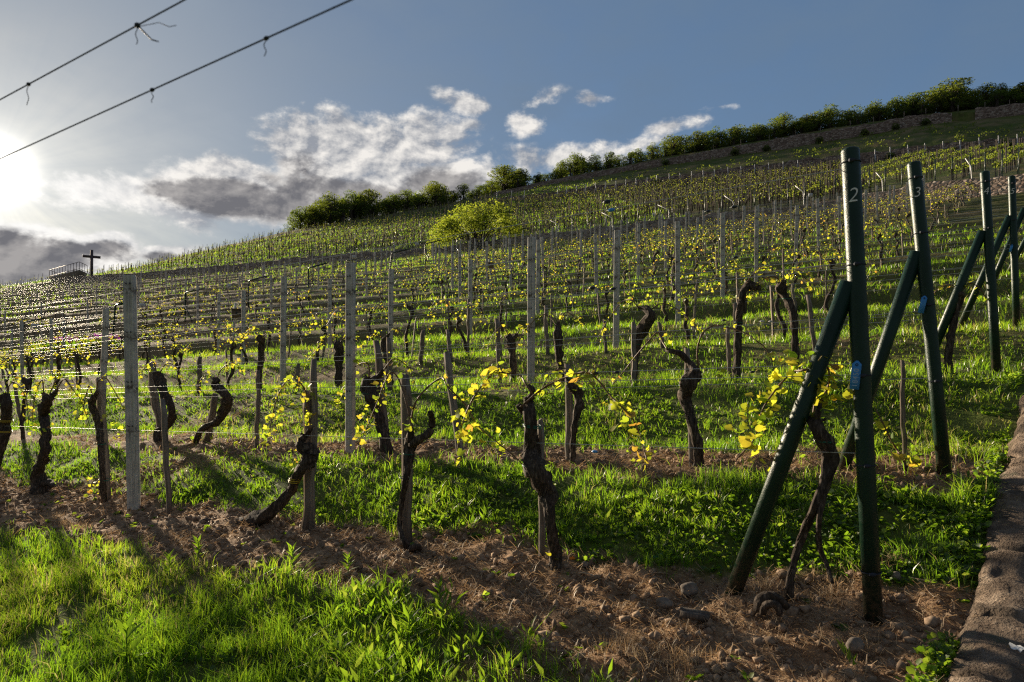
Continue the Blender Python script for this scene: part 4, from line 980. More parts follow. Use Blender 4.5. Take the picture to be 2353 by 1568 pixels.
for n, (dp, ri, j, x, y, t) in enumerate(post_list[:295]):
    z = gz1(x, y); lab = f'grey vineyard post, {ordw(j)} from the right in the {ordw(ri + 1)} vine row'
    tilt = (pj.gauss(0, .012), pj.gauss(0, .016)); rz = rowrz + math.pi + pj.uniform(-.08, .08)
    if (ri, j) == (0, 1):
        o = p_big; o.location = (x, y, z); o.rotation_euler = (0, -.018, rz + .5)
    elif y < 22:
        if firststd: o = p_std; firststd = False; o.location = (x, y, z); o.rotation_euler = (*tilt, rz)
        else: o = copy_tree(p_std, (x, y, z), rz, 1, None, None, tilt)
        o.scale = (1, 1, pj.uniform(.96, 1.05)); o['label'] = lab
    else:
        if firstfar: o = far_shaft; firstfar = False
        else: o = far_shaft.copy(); COL.objects.link(o)
        o.location = (x, y, z); o.rotation_euler = (*tilt, rz); o.scale = (1, 1, pj.uniform(.92, 1.08)); o['label'] = lab
def stake_mesh(seed, w=.036, H=.95):
    r_ = random.Random(seed); mb = MB(); n = 9; P = []; V = []
    for k in range(n):
        f = k / (n - 1); cx, cy = r_.uniform(-.006, .006), r_.uniform(-.006, .006); a = r_.uniform(.9, 1.05) * (1 if k < n - 1 else .8)
        z = -.12 + (H + .12) * f
        for sx, sy in ((-1, -1), (.2, -1.05), (1, -1), (1, 1), (-.1, 1.05), (-1, 1)): V.append((cx + sx * w / 2 * a, cy + sy * w / 2 * .85 * a, z + (r_.uniform(-.012, .012) if k == n - 1 else 0)))
    Q = [(k * 6 + j, k * 6 + (j + 1) % 6, k * 6 + 6 + (j + 1) % 6, k * 6 + 6 + j) for k in range(n - 1) for j in range(6)]
    o = (n - 1) * 6
    mb.add(np.array(V), [(o, o + 1, o + 2), (o + 3, o + 4, o + 5)], Q + [(o, o + 2, o + 3, o + 5)])
    return mb
STAKEG = 'wooden stakes beside the vines'
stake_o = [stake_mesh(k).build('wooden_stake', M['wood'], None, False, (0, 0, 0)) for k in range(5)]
stake_free = list(stake_o)
def put_stake(x, y, z, top, w, label, rz=0):
    o = stake_free.pop() if stake_free else None
    if o is None: o = random.choice(stake_o).copy(); COL.objects.link(o)
    v = Vector(top) - Vector((x, y, z)); L = v.length
    o.location = (x, y, z); q = v.to_track_quat('Z', 'Y'); o.rotation_mode = 'QUATERNION'; o.rotation_quaternion = q @ Vector((0, 0, 1)).rotation_difference(Vector((0, 0, 1))); o.scale = (w / .036, w / .036, L / .95)
    tag(o, label, 'stake', STAKEG); return o
ST = [ # foot px, top px, width px, label
 ((246, 1144), (231, 868), 15, 'weathered stake with twine next to the thickest post in the front row'),
 ((389, 1184), (374, 918), 10, 'thin dark stake standing alone just right of the thickest post'),
 ((710, 1223), (711, 898), 20, 'broad split stake behind the burl of the low bent vine'),
 ((716, 1160), (722, 823), 13, 'taller narrow stake rising behind the broad split stake'),
 ((935, 1266), (932, 861), 20, 'broad grey stake carrying the slender forked vine'),
 ((1246, 1297), (1243, 965), 13, 'brown stake hidden behind the stout shaggy vine in the middle'),
 ((373, 990), (346, 834), 14, 'stake leaning behind the curved vine of the second row'),
 ((475, 1027), (497, 905), 12, 'short stake leaning beside the hook-shaped vine'),
 ((590, 1036), (594, 850), 8, 'thin grey stake alone between the hook-shaped and the burled vines'),
 ((888, 1060), (865, 784), 13, 'leaning stake left of the thick old vine in the second row'),
 ((1063, 1072), (1024, 808), 14, 'brown round-topped stake leaning left in the second row'),
 ((1307, 1078), (1305, 838), 14, 'tall grey stake with a green tie, right of the middle vine'),
 ((1590, 1098), (1577, 799), 14, 'stake behind the clubbed head of the bare grey vine'),
 ((2079, 1108), (2073, 827), 12, 'slim grey stake standing between poles two and three'),
 ((1457, 885), (1457, 740), 10, 'stake at the foot of the S-shaped vine'),
 ((1523, 803), (1514, 740), 8, 'short pale stake right of the S-shaped vine'),
 ((1677, 871), (1671, 752), 9, 'grey stake below the long arched cane of the bare vine'),
 ((1258, 816), (1254, 702), 8, 'weathered stake left of the slim third-row vine'),
 ((1392, 813), (1388, 733), 7, 'small stake between the two posts of the third row'),
 ((1873, 828), (1857, 679), 10, 'leaning grey stake left of the slanting brace'),
 ((1829, 712), (1820, 652), 7, 'short leaning stake near the spiky-headed vine'),
 ((1149, 890), (1144, 795), 8, 'grey stake in the bank left of the third-row post'),
 ((1148, 828), (1141, 733), 9, 'dark split stake behind the bank stake'),
 ((1036, 832), (1028, 758), 7, 'small stake in the grass behind the round-topped one'),
 ((967, 838), (973, 758), 8, 'stake leaning right among the third-row grass'),
 ((1692, 797), (1690, 697), 11, 'stake tied to the vine with the yellow band'),
 ((897, 900), (893, 776), 9, 'stake behind the blunt-headed third-row vine'),
 ((458, 908), (460, 820), 8, 'slim stake in the grass behind the hook-shaped vine'),
 ((683, 898), (686, 836), 7, 'small stake standing in the third-row bank left of the dark vine')]
for (f, tp, w, lab) in ST:
    p = ground(*f); t = tof(p)
    tb_ = 3.49 if (f[1] > 1140 and f != (389, 1184)) else 4.95 if 985 < f[1] < 1112 and f[0] not in (1063, 590) else t
    if 't' in lab and tb_ != t: X = toX(f[0]); p = Vector((X * tb_ / den(X), tb_ / den(X), 0)); p.z = gz1(p.x, p.y); t = tb_
    q = rowpt(tp[0], tp[1], t); put_stake(p.x, p.y, p.z, q, w / 1568 * p.y, lab)
ns = len(ST)
for dpt, ri, k, s, t in near_stakes:
    if ns >= 298 or jit.random() < .12: continue
    x, y = st(s, t); z = gz1(x, y); h = jit.uniform(.62, 1.05)
    put_stake(x, y, z, (x + jit.gauss(0, .06), y + jit.gauss(0, .05), z + h), jit.uniform(.028, .042), f'wooden stake by the {ordw(k)} vine from the right in the {ordw(ri + 1)} row'); ns += 1

# ================================================================== green end poles
def end_pole(word, top, foot, t, brace_top, brace_foot, num, num_px, num_h, clamps, r=.0385):
    a = rowpt(*foot, t); b = rowpt(*top, t); g = gz1(a.x, a.y); a.z = min(a.z, g) - .06
    lab = f'green tubular end pole with slanting brace and white number {word}' if num else f'green tubular end pole with brace, {word}'
    root = thing('end_pole', lab, 'pole', (a.x, a.y, g), 'green end poles of the vine rows'); loc = (a.x, a.y, g)
    ax = (b - a).normalized(); mb = MB()
    mb.tube(np.array([a, a.lerp(b, .33), a.lerp(b, .66), b - ax * .012, b - ax * .004, b]), [r, r, r, r, r * .93, r * .75], 28)
    mb.build('pole', M['green'], root, True, loc)
    if brace_top:
        p = rowpt(*brace_top, t); q = rowpt(*brace_foot, t); q.z = min(q.z, gz1(q.x, q.y)) - .06; bb = MB()
        bb.tube(np.array([q, q.lerp(p, .5), p]), r * 1.02, 26); bb.build('brace', M['green'], root, True, loc)
    for f in clamps:
        c = a.lerp(b, f); cb = MB(); th = np.linspace(0, 6.2832, 25)
        n1 = ax.cross(Vector((0, 1, 0))).normalized(); n2 = ax.cross(n1)
        cb.tube(np.array([c + n1 * math.cos(x) * (r + .002) + n2 * math.sin(x) * (r + .002) for x in th]), .0028, 6)
        k = c + Vector((-.35, -.93, 0)) * (r + .006); cb.tube(np.array([k - Vector((.012, 0, 0)), k, k + Vector((.014, -.004, .002))]), [.007, .009, .005], 8)
        cb.build('clamp', M['dwire'], root, True, loc)
    if num:
        cu = bpy.data.curves.new('number', 'FONT'); cu.body = num; cu.align_x = 'CENTER'; cu.size = 1.0; cu.shear = .22; cu.offset = -.008; cu.resolution_u = 6
        tmp = bpy.data.objects.new('number', cu); COL.objects.link(tmp); bpy.context.view_layer.update()
        me = bpy.data.meshes.new_from_object(tmp.evaluated_get(bpy.context.evaluated_depsgraph_get())); bpy.data.objects.remove(tmp)
        c = rowpt(*num_px, t); k = (c - a).dot(ax); c = a + ax * k
        F = Vector((-c.x, -c.y, 0)); F = (F - ax * F.dot(ax)).normalized(); S_ = ax.cross(F).normalized()
        hh = num_h / 1568 * c.y
        bm = bmesh.new(); bm.from_mesh(me); bmesh.ops.triangulate(bm, faces=bm.faces[:]); bmesh.ops.subdivide_edges(bm, edges=bm.edges[:], cuts=5, use_grid_fill=True); bm.to_mesh(me); bm.free()
        for v in me.vertices:
            x, y = v.co.x * hh / .72 * .92, (v.co.y - .34) * hh / .72
            ph = x / r; w = c + ax * y + (F * math.cos(ph) + S_ * math.sin(ph)) * (r + .0022); v.co = w - Vector(loc)
        link('number', me, M['white'], root)
    return a, b, root
POLES = []
POLES.append(end_pole('two', (1953, 342), (2008, 1418), 3.4, (1951, 650), (1672, 1366), '2', (1958, 453), 33, (.97, .755, .34, .525, .12)))
POLES.append(end_pole('three', (2099, 374), (2174, 1106), 4.85, (2107, 580), (1921, 1101), '3', (2107, 445), 23, (.95, .78, .33, .56)))
POLES.append(end_pole('four', (2262, 395), (2291, 868), 7.6, (2258, 532), (2114, 859), '4', (2266, 441), 17, (.95, .73)))
POLES.append(end_pole('five', (2324, 405), (2336, 759), 10.1, (2320, 497), (2196, 755), '5', (2325, 441), 13, (.95, .72)))
POLES.append(end_pole('only its edge inside the right picture border', (2361, 413), (2372, 700), 12.6, (2353, 480), (2256, 684), None, None, 0, (.95,)))
POLES.append(end_pole('beyond the right border, only its brace foot in view', (2400, 420), (2410, 650), 15.1, (2398, 470), (2306, 640), None, None, 0, ()))
def blue_tag(px, py, t, hpx, tilt, text, label):
    c = rowpt(px, py, t); c = c * ((c.length - .052) / c.length); h = hpx / 1568 * c.y; w = h * .30
    F = Vector((-c.x, -c.y, 0)).normalized(); S_ = Vector((0, 0, 1)).cross(F).normalized(); Up = Vector((0, 0, 1))
    ca, sa = math.cos(tilt), math.sin(tilt); S2 = S_ * ca + Up * sa; U2 = Up * ca - S_ * sa
    root = thing('blue_tag', label, 'tag', c, 'blue tags hung on the green poles')
    o = [(-w / 2, -h / 2), (w / 2, -h / 2), (w / 2, h * .38), (w * .12, h / 2), (-w * .12, h / 2), (-w / 2, h * .38)]
    mb = MB(); n = 6; V = [S2 * a + U2 * b + F * z for z in (0, .003) for a, b in o]
    mb.add(np.array(V), [(0, 2, 1), (0, 5, 2), (5, 4, 2), (4, 3, 2), (6, 7, 8), (6, 8, 11), (11, 8, 10), (10, 8, 9)], [(j, (j + 1) % n, n + (j + 1) % n, n + j) for j in range(n)])
    mb.build('plate', M['blueplastic'], root)
    eb = MB(); th = np.linspace(0, 6.2832, 17); q = U2 * h * .36 + F * .004
    eb.tube(np.array([q + S2 * math.cos(x) * w * .13 + U2 * math.sin(x) * w * .13 for x in th]), .0016, 6); eb.build('eyelet', M['dwire'], root, True)
    if text:
        cu = bpy.data.curves.new('number', 'FONT'); cu.body = text; cu.align_x = 'CENTER'; cu.size = w * .78; cu.space_character = 1.15
        tmp = bpy.data.objects.new('number', cu); COL.objects.link(tmp); bpy.context.view_layer.update()
        me = bpy.data.meshes.new_from_object(tmp.evaluated_get(bpy.context.evaluated_depsgraph_get())); bpy.data.objects.remove(tmp)
        for v in me.vertices:
            x, y = v.co.x, v.co.y - w * .27
            v.co = U2 * (x - h * .1) - S2 * y + F * .0042
        link('number', me, M['paleink'], root)
blue_tag(1966, 862, 3.4, 66, -.10, '18450', 'blue pointed tag reading 18450 hung on the pole numbered two')
blue_tag(2120, 700, 4.85, 40, -.22, None, 'blue tilted tag hung on the pole numbered three')
blue_tag(2323, 571, 10.1, 17, -.25, None, 'small pale blue tag on the pole numbered five')

# ================================================================== wires
HN = {0: 'front', 1: 'second', 2: 'third'}
def row_wire(ri, t, hs, names):
    for h, nm in zip(hs, names):
        s0 = send(t); s1 = s0; P = []
        if ri < len(POLES):
            a, b, _ = POLES[ri]; f = (h + .06) / max((b - a).length, .1); p = a.lerp(b, min(f, .97)); P.append(tuple(p)); s1 = sof(p)
        else: x, y = st(s0, t); P.append((x, y, gz1(x, y) + h))
        s = s0 + 4.7; k = 0
        while s < 190:
            x, y = st(s, t)
            if x / max(y, .1) < -.95: break
            P.append((x, y, gz1(x, y) + h * (1 if ri == 0 else .93) + .012 * math.sin(k * 2.1 + h * 9))); s += 4.7; k += 1
        if len(P) < 2: continue
        P = np.array(P); dd = P[:, 1]
        mb = MB(); mb.tube(P, np.clip((.0015 if ri < 8 else .0012) + (.00009 if ri < 8 else .00004) * dd, .0015, .0045), 12 if ri < 7 else 7, 0, 0, False)
        tag(mb.build('trellis_wire', M['wire'], None, True), f'{nm} trellis wire of the {HN.get(ri, ordw(ri + 1))} vine row', 'wire', 'trellis wires', 'thing')
row_wire(0, 3.4, (.72, 1.07, 1.12, 1.55, 1.60, 2.0), ('lowest', 'second lowest', 'third lowest', 'third highest', 'second highest', 'topmost'))
for ri in range(1, 20):
    if ri < 10: row_wire(ri, ROWS[ri], (.62, .98, 1.03, 1.38, 1.75), ('lowest', 'second lowest', 'middle', 'second highest', 'topmost'))
    else: row_wire(ri, ROWS[ri], (.9, 1.38, 1.75), ('lowest', 'middle', 'topmost'))
def overhead(name_label, p0, p1, knots):
    t = p0[2]; a = rowpt(p0[0], p0[1], t); b = rowpt(p1[0], p1[1], t); v = (b - a).normalized()
    s_, e_ = a - v * 4, b + v * 9; root = thing('trellis_wire', name_label, 'wire', a, 'trellis wires')
    mb = MB(); mb.tube(np.array([s_, a, b, e_]), .0011, 10, 0, 0, False); mb.build('strand', M['dwire'], root, True, tuple(a))
    for px, big, tail in knots:
        X = toX(px); k = 0
        # point of the strand straight above this column
        f = (X * a.y - a.x) / (v.x - X * v.y); p = a + v * f; kb = MB()
        kb.tube(np.array([p - v * .005, p - v * .0025, p, p + v * .0025, p + v * .005]), np.array([.0012, .0026, .0033, .0026, .0012]) * big, 8)
        q = [p - Vector((0, 0, .001))]
        for m_ in range(1, 9): q.append(q[-1] + Vector((.0016 * math.sin(m_ * 1.1 + px), 0, -tail / 8)))
        kb.tube(np.array(q), .0006, 5)
        if big > 1.1:
            kb.tube(np.array([p, p + Vector((.012, 0, -.012)), p + Vector((.02, 0, -.020)), p + Vector((.03, 0, -.023))]), [.0012, .0012, .001, .0008], 6)
            kb.tube(np.array([p + v * .012, p + Vector((.03, 0, .004)), p + Vector((.045, 0, -.002)), p + Vector((.055, 0, 0))]), .0005, 5)
        kb.build('knot', M['dwire'], root, True, tuple(a))
overhead('upper of two slack wires crossing the sky close overhead, with a tangled knot', (425, 0, .53), (0, 230, .53), [(316, 1.25, .026), (66, 1.0, .034)])
overhead('lower of two wires crossing the sky close overhead, with two small knots', (808, 0, .57), (30, 352, .57), [(612, .9, .022), (350, .95, .018)])
def tensioner(px, py, t, w, label, mat='black'):
    c = rowpt(px, py, t); r = w / 2 / 1568 * c.y; u = Vector((UX, UY, -.03)).normalized(); mb = MB()
    fs = np.array([-1, -.85, -.45, 0, .45, .85, 1]); mb.tube(np.array([c + u * r * f for f in fs]), r * .52 * np.array([.25, .55, .92, 1, .9, .6, .25]), 12)
    root = thing('wire_tensioner', label, 'tensioner', c, 'wire tensioners'); mb.build('capsule', M[mat], root, True, tuple(c))
    sb = MB(); sb.tube(np.array([c - u * r * 1.35, c - u * r * .9, c + u * r * .9, c + u * r * 1.35]), .0022, 6); sb.build('wire_end', M['wire'], root, True, tuple(c))
TENS_ = [(1395, 464, 3.4, 18, 'dark capsule on the topmost wire against the far vineyard slope'), (1405, 483, 3.4, 17, 'pale blue capsule just below the dark one on the topmost wires', 'blueplastic'), (1627, 486, 3.4, 12, 'grey capsule alone between two bent poles on the wall'), (1687, 476, 3.4, 14, 'slanted grey capsule under the bent pole arm'),
 (1361, 662, 3.4, 15, 'dark blurred capsule left of the S-shaped vine head'), (1409, 664, 3.4, 14, 'dark capsule just left of the tall pale post'), (1368, 858, 3.4, 16, 'dark capsule at the crest of the middle vine cane'), (1417, 856, 3.4, 14, 'grey capsule right of the middle vine cane crest'), (1367, 1038, 3.4, 14, 'light blue capsule on the lowest wire above the soil', 'blueplastic'),
 (1690, 592, 3.4, 12, 'dark capsule among leaves left of the pole numbered two'), (1664, 736, 4.85, 10, 'small capsule over the long arched cane'), (1751, 739, 4.85, 10, 'small pale capsule beside the leaning vine', 'steel'), (1729, 855, 3.4, 11, 'black capsule low over the grass left of the brace'), (1771, 739, 7.6, 9, 'tiny capsule on the third-row wire near the leaning stake', 'steel')]
for a in TENS_: tensioner(*a)

# ================================================================== things on the hillside
def bent_pole(corner, arm, foot, label, w=.05, mat='green', braces=False, k=0):
    p = ground(*foot); d = p.y; t = tof(p)
    c = rowpt(corner[0], corner[1], t); base = Vector((c.x * 0 + p.x, p.y, p.z))
    dirr = Vector((-UX, -UY, 0)) if arm[0] > corner[0] else Vector((UX, UY, 0))
    X = toX(arm[0]); f = (X * c.y - c.x) / (dirr.x - X * dirr.y) if abs(dirr.x - X * dirr.y) > 1e-4 else 2; f = max(.3, min(f, 4))
    e = c + dirr * f; e.z = (850 - arm[1]) / 1568 * e.y if dirr.x < 0 else c.z + (.12 if f > 1 else .05)
    root = thing('bent_pole', label, 'pole', base, 'bent poles on the terraces')
    top = c.copy(); v = (e - c).normalized(); mb = MB()
    mb.tube(np.array([base - Vector((0, 0, .1)), base.lerp(top, .5), top - Vector((0, 0, .12)), top - Vector((0, 0, .03)) + v * .02, top + v * .10, e]), w / 2, 10)
    mb.build('bent_pole_tube', M[mat], root, True, tuple(base))
    if braces:
        bb = MB(); q = base.lerp(top, .55); g = base + Vector((UX, UY, 0)) * .75; g.z = gz1(g.x, g.y) - .05; bb.tube(np.array([q, g]), w * .45, 8); bb.build('brace', M[mat], root, True, tuple(base))
        bb = MB(); g = base + Vector((-UX, -UY, 0)) * .6; g.z = gz1(g.x, g.y) - .05; bb.tube(np.array([q, g]), w * .45, 8); bb.build('brace', M[mat], root, True, tuple(base))
BP = [((426, 673), (470, 665), (426, 742), True), ((572, 645), (618, 638), (571, 706), False), ((265, 702), (288, 699), (259, 796), False), ((56, 741), (103, 736), (53, 800), False), ((709, 616), (752, 607), (710, 691), False), ((796, 600), (839, 591), (798, 629), False), ((900, 582), (942, 577), (893, 651), False), ((977, 561), (1015, 556), (977, 626), False), ((1050, 547), (1082, 540), (1048, 592), True)]
BPL = ['with two braces', 'left of the pale rail bend', 'beside the white sign in the lower left', 'glinting at the far left under the wires', 'below the middle of the stone wall', 'in front of the stone wall', 'tallest before the stone wall', 'left of the yellow shrub', 'in front of the yellow shrub']
for k, (c, a, f, b) in enumerate(BP): bent_pole(c, a, f, 'green pipe bent over at the top, ' + BPL[k], .07, 'green', b)
BR = [((1219, 529), (1199, 524), (1219, 562)), ((1283, 516), (1264, 507), (1284, 556)), ((1407, 501), (1383, 489), (1407, 545)), ((1537, 483), (1511, 471), (1537, 530)), ((1685, 464), (1664, 450), (1685, 520)), ((1846, 442), (1827, 427), (1848, 500)), ((2027, 413), (2013, 397), (2030, 474)), ((2231, 383), (2220, 364), (2235, 450))]
for k, (c, a, f) in enumerate(BR): bent_pole(c, a, f, f'steel post with a dark slanting arm before the stone wall, {ordw(k + 1)} from the yellow shrub', .06, 'steel' if k else 'green')
def sign(px, py, w, h, foot_py, label, tilt=0.0):
    p = ground(px, foot_py); d = p.y; t = tof(p); c = rowpt(px, py, t); W_, H_ = w / 1568 * d, h / 1568 * d
    root = thing('info_sign', label, 'sign', p, 'small white signs on posts')
    F = Vector((-c.x, -c.y, 0)).normalized(); yaw = math.atan2(F.x, -F.y); ct, st_ = math.cos(tilt), math.sin(tilt)
    Rm = Matrix.Rotation(-yaw + 0, 3, 'Z') @ Matrix.Rotation(tilt, 3, 'Y'); Rm = Matrix.Rotation(math.atan2(F.y, F.x) + math.pi / 2, 3, 'Z') @ Matrix.Rotation(tilt, 3, 'Y')
    loc = tuple(p); mb = MB(); mb.box(c, (W_, .012, H_), Rm); mb.build('plate', M['white'], root, False, loc)
    ib = MB()
    for q, f in ((.26, .5), (.05, .7), (-.16, .6), (-.32, .3)): ib.box(c + F * .008 + Rm @ Vector((0, 0, q * H_)), (W_ * f, .003, H_ * .07), Rm)
    ib.build('lettering', M['ink'], root, False, loc)
    pb = MB(); pb.tube(np.array([p - Vector((0, 0, .1)), Vector((p.x, p.y, c.z)) - F * .02]), .02, 8); pb.build('post', M['wood'], root, True, loc)
for a in [(327, 702, 13, 9, 742, 'white sign on a thin post right of the thickest post'), (81, 750, 16, 11, 800, 'white sign at the far left above the purple irises', .06), (526, 658, 7, 11, 720, 'small tilted white sign between two green bent pipes', .3), (813, 590, 7, 7, 628, 'tiny white sign on the brace in front of the stone wall'), (958, 561, 9, 6, 600, 'wide white sign above the stone wall left of the yellow shrub'), (841, 562, 5, 5, 590, 'tiny square sign among the vines above the stone wall'),
          (1147, 530, 7, 7, 572, 'small sign in front of the yellow shrub'), (1502, 494, 5, 7, 530, 'narrow pale sign above the right part of the stone wall'), (1862, 449, 9, 8, 480, 'white sign above the wall just left of the pole numbered two')]: sign(*a)
def nest_box(px, py, foot, w, label):
    p = ground(*foot); t = tof(p); c = rowpt(px, py, t); W_ = w / 1568 * p.y; H_ = W_ * .95
    F = Vector((-c.x * .6 + .2, -c.y, 0)).normalized(); Rm = Matrix.Rotation(math.atan2(F.y, F.x) + math.pi / 2, 3, 'Z'); loc = tuple(p)
    pr = thing('nest_box_post', 'slim dark post carrying the ' + label, 'post', p); pb = MB(); top = rowpt(px - w * .3, py - w * 1.3, t)
    pb.tube(np.array([p - Vector((0, 0, .1)), Vector((p.x, p.y, p.z + .6)), top + Vector((-F.x, -F.y, 0)) * W_ * .75]), .035, 8); pb.build('shaft', M['conc'], pr, False, loc)
    root = thing('nest_box', label, 'nest box', c, 'wooden nest boxes'); lc = tuple(c)
    mb = MB(); mb.box(c, (W_, W_ * .8, H_), Rm); mb.build('body', M['box'], root, False, lc)
    rb = MB(); rb.box(c + Vector((0, 0, H_ * .56)) + F * W_ * .08, (W_ * 1.16, W_ * 1.1, H_ * .1), Rm); rb.build('roof', M['box'], root, False, lc)
    hb = MB(); q = c + F * (W_ * .4) + Vector((0, 0, H_ * .1)); hb.tube(np.array([q, q + F * .006]), W_ * .12, 14); hb.build('entrance_hole', M['black'], root, False, lc)  # no opening cut, a black disc stands for the shade inside the hole
nest_box(545, 722, (537, 815), 20, 'wooden nest box with a round hole among the left vines')
nest_box(1128, 611, (1127, 668), 12, 'small wooden nest box below the yellow shrub')
# pale posts with struts before the upper wall
PP = 'pale posts before the upper wall'
pp = thing('pale_post', 'x', 'post', (0, 0, 0), PP)
mb = MB(); mb.tube(np.array([(0, 0, -.1), (0, 0, 2.05)]), .06, 7); mb.build('shaft', M['steel'], pp, True, (0, 0, 0))
mb = MB(); mb.tube(np.array([(.02, -.03, 1.3), (-.35, -.7, -.1)]), .04, 6); mb.build('strut', M['steel'], pp, True, (0, 0, 0))
pxs = [1142, 1176, 1205] + list(np.array([68, 148, 236, 318, 407, 495, 590, 678, 770, 870, 955, 1067, 1163, 1267, 1370, 1472, 1593, 1708, 1832, 1957, 2087, 2218]) * .4464 * .5745 + 1264) + list(np.array([893, 1030, 1187, 1340, 1502, 1655, 1825, 2000, 2168]) * .4464 * .5745 + 1781)
for k, px in enumerate(sorted(pxs)):
    X = toX(px); t = kn(X, K_t2) - 1.1; d = t / den(X); x, y = X * d, d
    o = pp if k == 0 else copy_tree(pp, (0, 0, 0))
    o.location = (x, y, gz1(x, y)); o.scale = (1, 1, 1.0 - .1 * random.random()); o.rotation_euler = (0, 0, random.uniform(-.2, .2)); o['label'] = f'pale strutted post before the upper wall, {ordw(k + 1)} from the left'
# stakes along the lower edge of the upper vineyard, above the long wall
ms = thing('metal_stake', 'x', 'stake', (0, 0, 0), 'metal stakes above the long wall')
mb = MB(); mb.tube(np.array([(0, 0, -.1), (0, 0, 1.75)]), .035, 6); mb.build('shaft', M['green'], ms, True, (0, 0, 0))
mb = MB(); mb.tube(np.array([(0, 0, 1.0), (.25, .5, 0)]), .028, 6); mb.build('strut', M['green'], ms, True, (0, 0, 0))
for k, px in enumerate(np.concatenate([np.arange(236, 1000, 21.5), np.arange(1200, 2360, 38)])):
    X = toX(px + random.uniform(-3, 3)); t = kn(X, K_t1) + 1.0; d = t / den(X); x, y = X * d, d
    o = ms if k == 0 else copy_tree(ms, (0, 0, 0))
    o.location = (x, y, gz1(x, y)); o['label'] = f'green metal stake on top of the long stone wall, {ordw(k + 1)} from the cross'
# fence posts under the trees
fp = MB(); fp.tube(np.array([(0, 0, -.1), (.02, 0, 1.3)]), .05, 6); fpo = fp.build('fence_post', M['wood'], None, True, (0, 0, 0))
for k, px in enumerate(np.arange(1265, 2353, 62)):
    X = toX(px + random.uniform(-8, 8)); t = kn(X, K_t3) + .7; d = t / den(X)
    o = fpo if k == 0 else fpo.copy()
    if k: COL.objects.link(o)
    o.location = (X * d, d, gz1(X * d, d)); tag(o, f'thin fence post on the topmost wall below the trees, {ordw(k + 1)} from the left', 'post', 'fence posts below the trees')

# ---- cross and lookout
def at_t(px, py, t): return rowpt(px, py, t)
def cross():
    t = 64; b = rowpt(211, 636, t); g = gz1(b.x, b.y); a = rowpt(211, 575, t); arm = rowpt(211, 590.5, t)
    d = b.y; w = 5.6 / 1568 * d; root = thing('hilltop_cross', 'tall dark cross standing on the ridge beside the railed platform', 'cross', (b.x, b.y, g))
    yaw = math.atan2(-b.y, -b.x) + math.pi / 2; Rm = Matrix.Rotation(yaw + .12, 3, 'Z'); zb = min(g, b.z) - .3
    mb = MB(); mb.box((b.x, b.y, (zb + a.z) / 2), (w, w, a.z - zb), Rm); mb.build('upright', M['rusty'], root, False, (b.x, b.y, g))
    L = 35 / 1568 * d
    for sgn in (-1, 1):
        mb = MB(); c = Vector((b.x, b.y, arm.z)) + Rm @ Vector((sgn * (L / 4 + w / 4), 0, 0)); mb.box(c, (L / 2 - w / 2, w * .94, w * .95), Rm); mb.build('arm', M['rusty'], root, False, (b.x, b.y, g))
cross()
def lookout():
    z = 17.1; P = []
    for px, py in ((114, 640), (183, 623), (201, 631)):
        X = toX(px); d = z / ((850 - py) / 1568); P.append(Vector((X * d, d, z)))
    A, B, C_ = P; D_ = A + (C_ - B); c = (A + C_) / 2; g = gz1(c.x, c.y)
    root = thing('lookout_platform', 'pale slab lookout with metal railing jutting from the ridge left of the cross', 'platform', (c.x, c.y, g)); loc = (c.x, c.y, g)
    th = Vector((0, 0, .22)); mb = MB()
    inner = [p.lerp(c, .35) for p in (A, B, C_, D_)]
    V = [A + th, B + th, C_ + th, D_ + th, A, B, C_, D_] + [Vector((p.x, p.y, min(gz1(p.x, p.y), z - 1) - .5)) for p in inner]
    mb.add(np.array(V), None, [(0, 1, 2, 3), (4, 5, 1, 0), (5, 6, 2, 1), (6, 7, 3, 2), (7, 4, 0, 3), (8, 9, 5, 4), (9, 10, 6, 5), (10, 11, 7, 6), (11, 8, 4, 7)]); mb.build('slab', M['beige'], root, False, loc)
    rb = MB(); H = Vector((0, 0, 1.35)) + th
    for p, q in ((A, B), (B, C_), (A, D_)):
        for f in (1, .12): rb.tube(np.array([p + th + (H - th) * f, q + th + (H - th) * f]), .045, 6)
    rb.build('handrail', M['rusty'], root, True, loc)
    for p, q in ((A, B), (B, C_), (A, D_)):
        n = max(2, int((q - p).length / 1.35))
        for k in range(n + (1 if q is C_ else 0)):
            b = p.lerp(q, k / n); bb = MB(); bb.tube(np.array([b, b + H]), .04, 6); bb.build('baluster', M['rusty'], root, True, loc)
lookout()
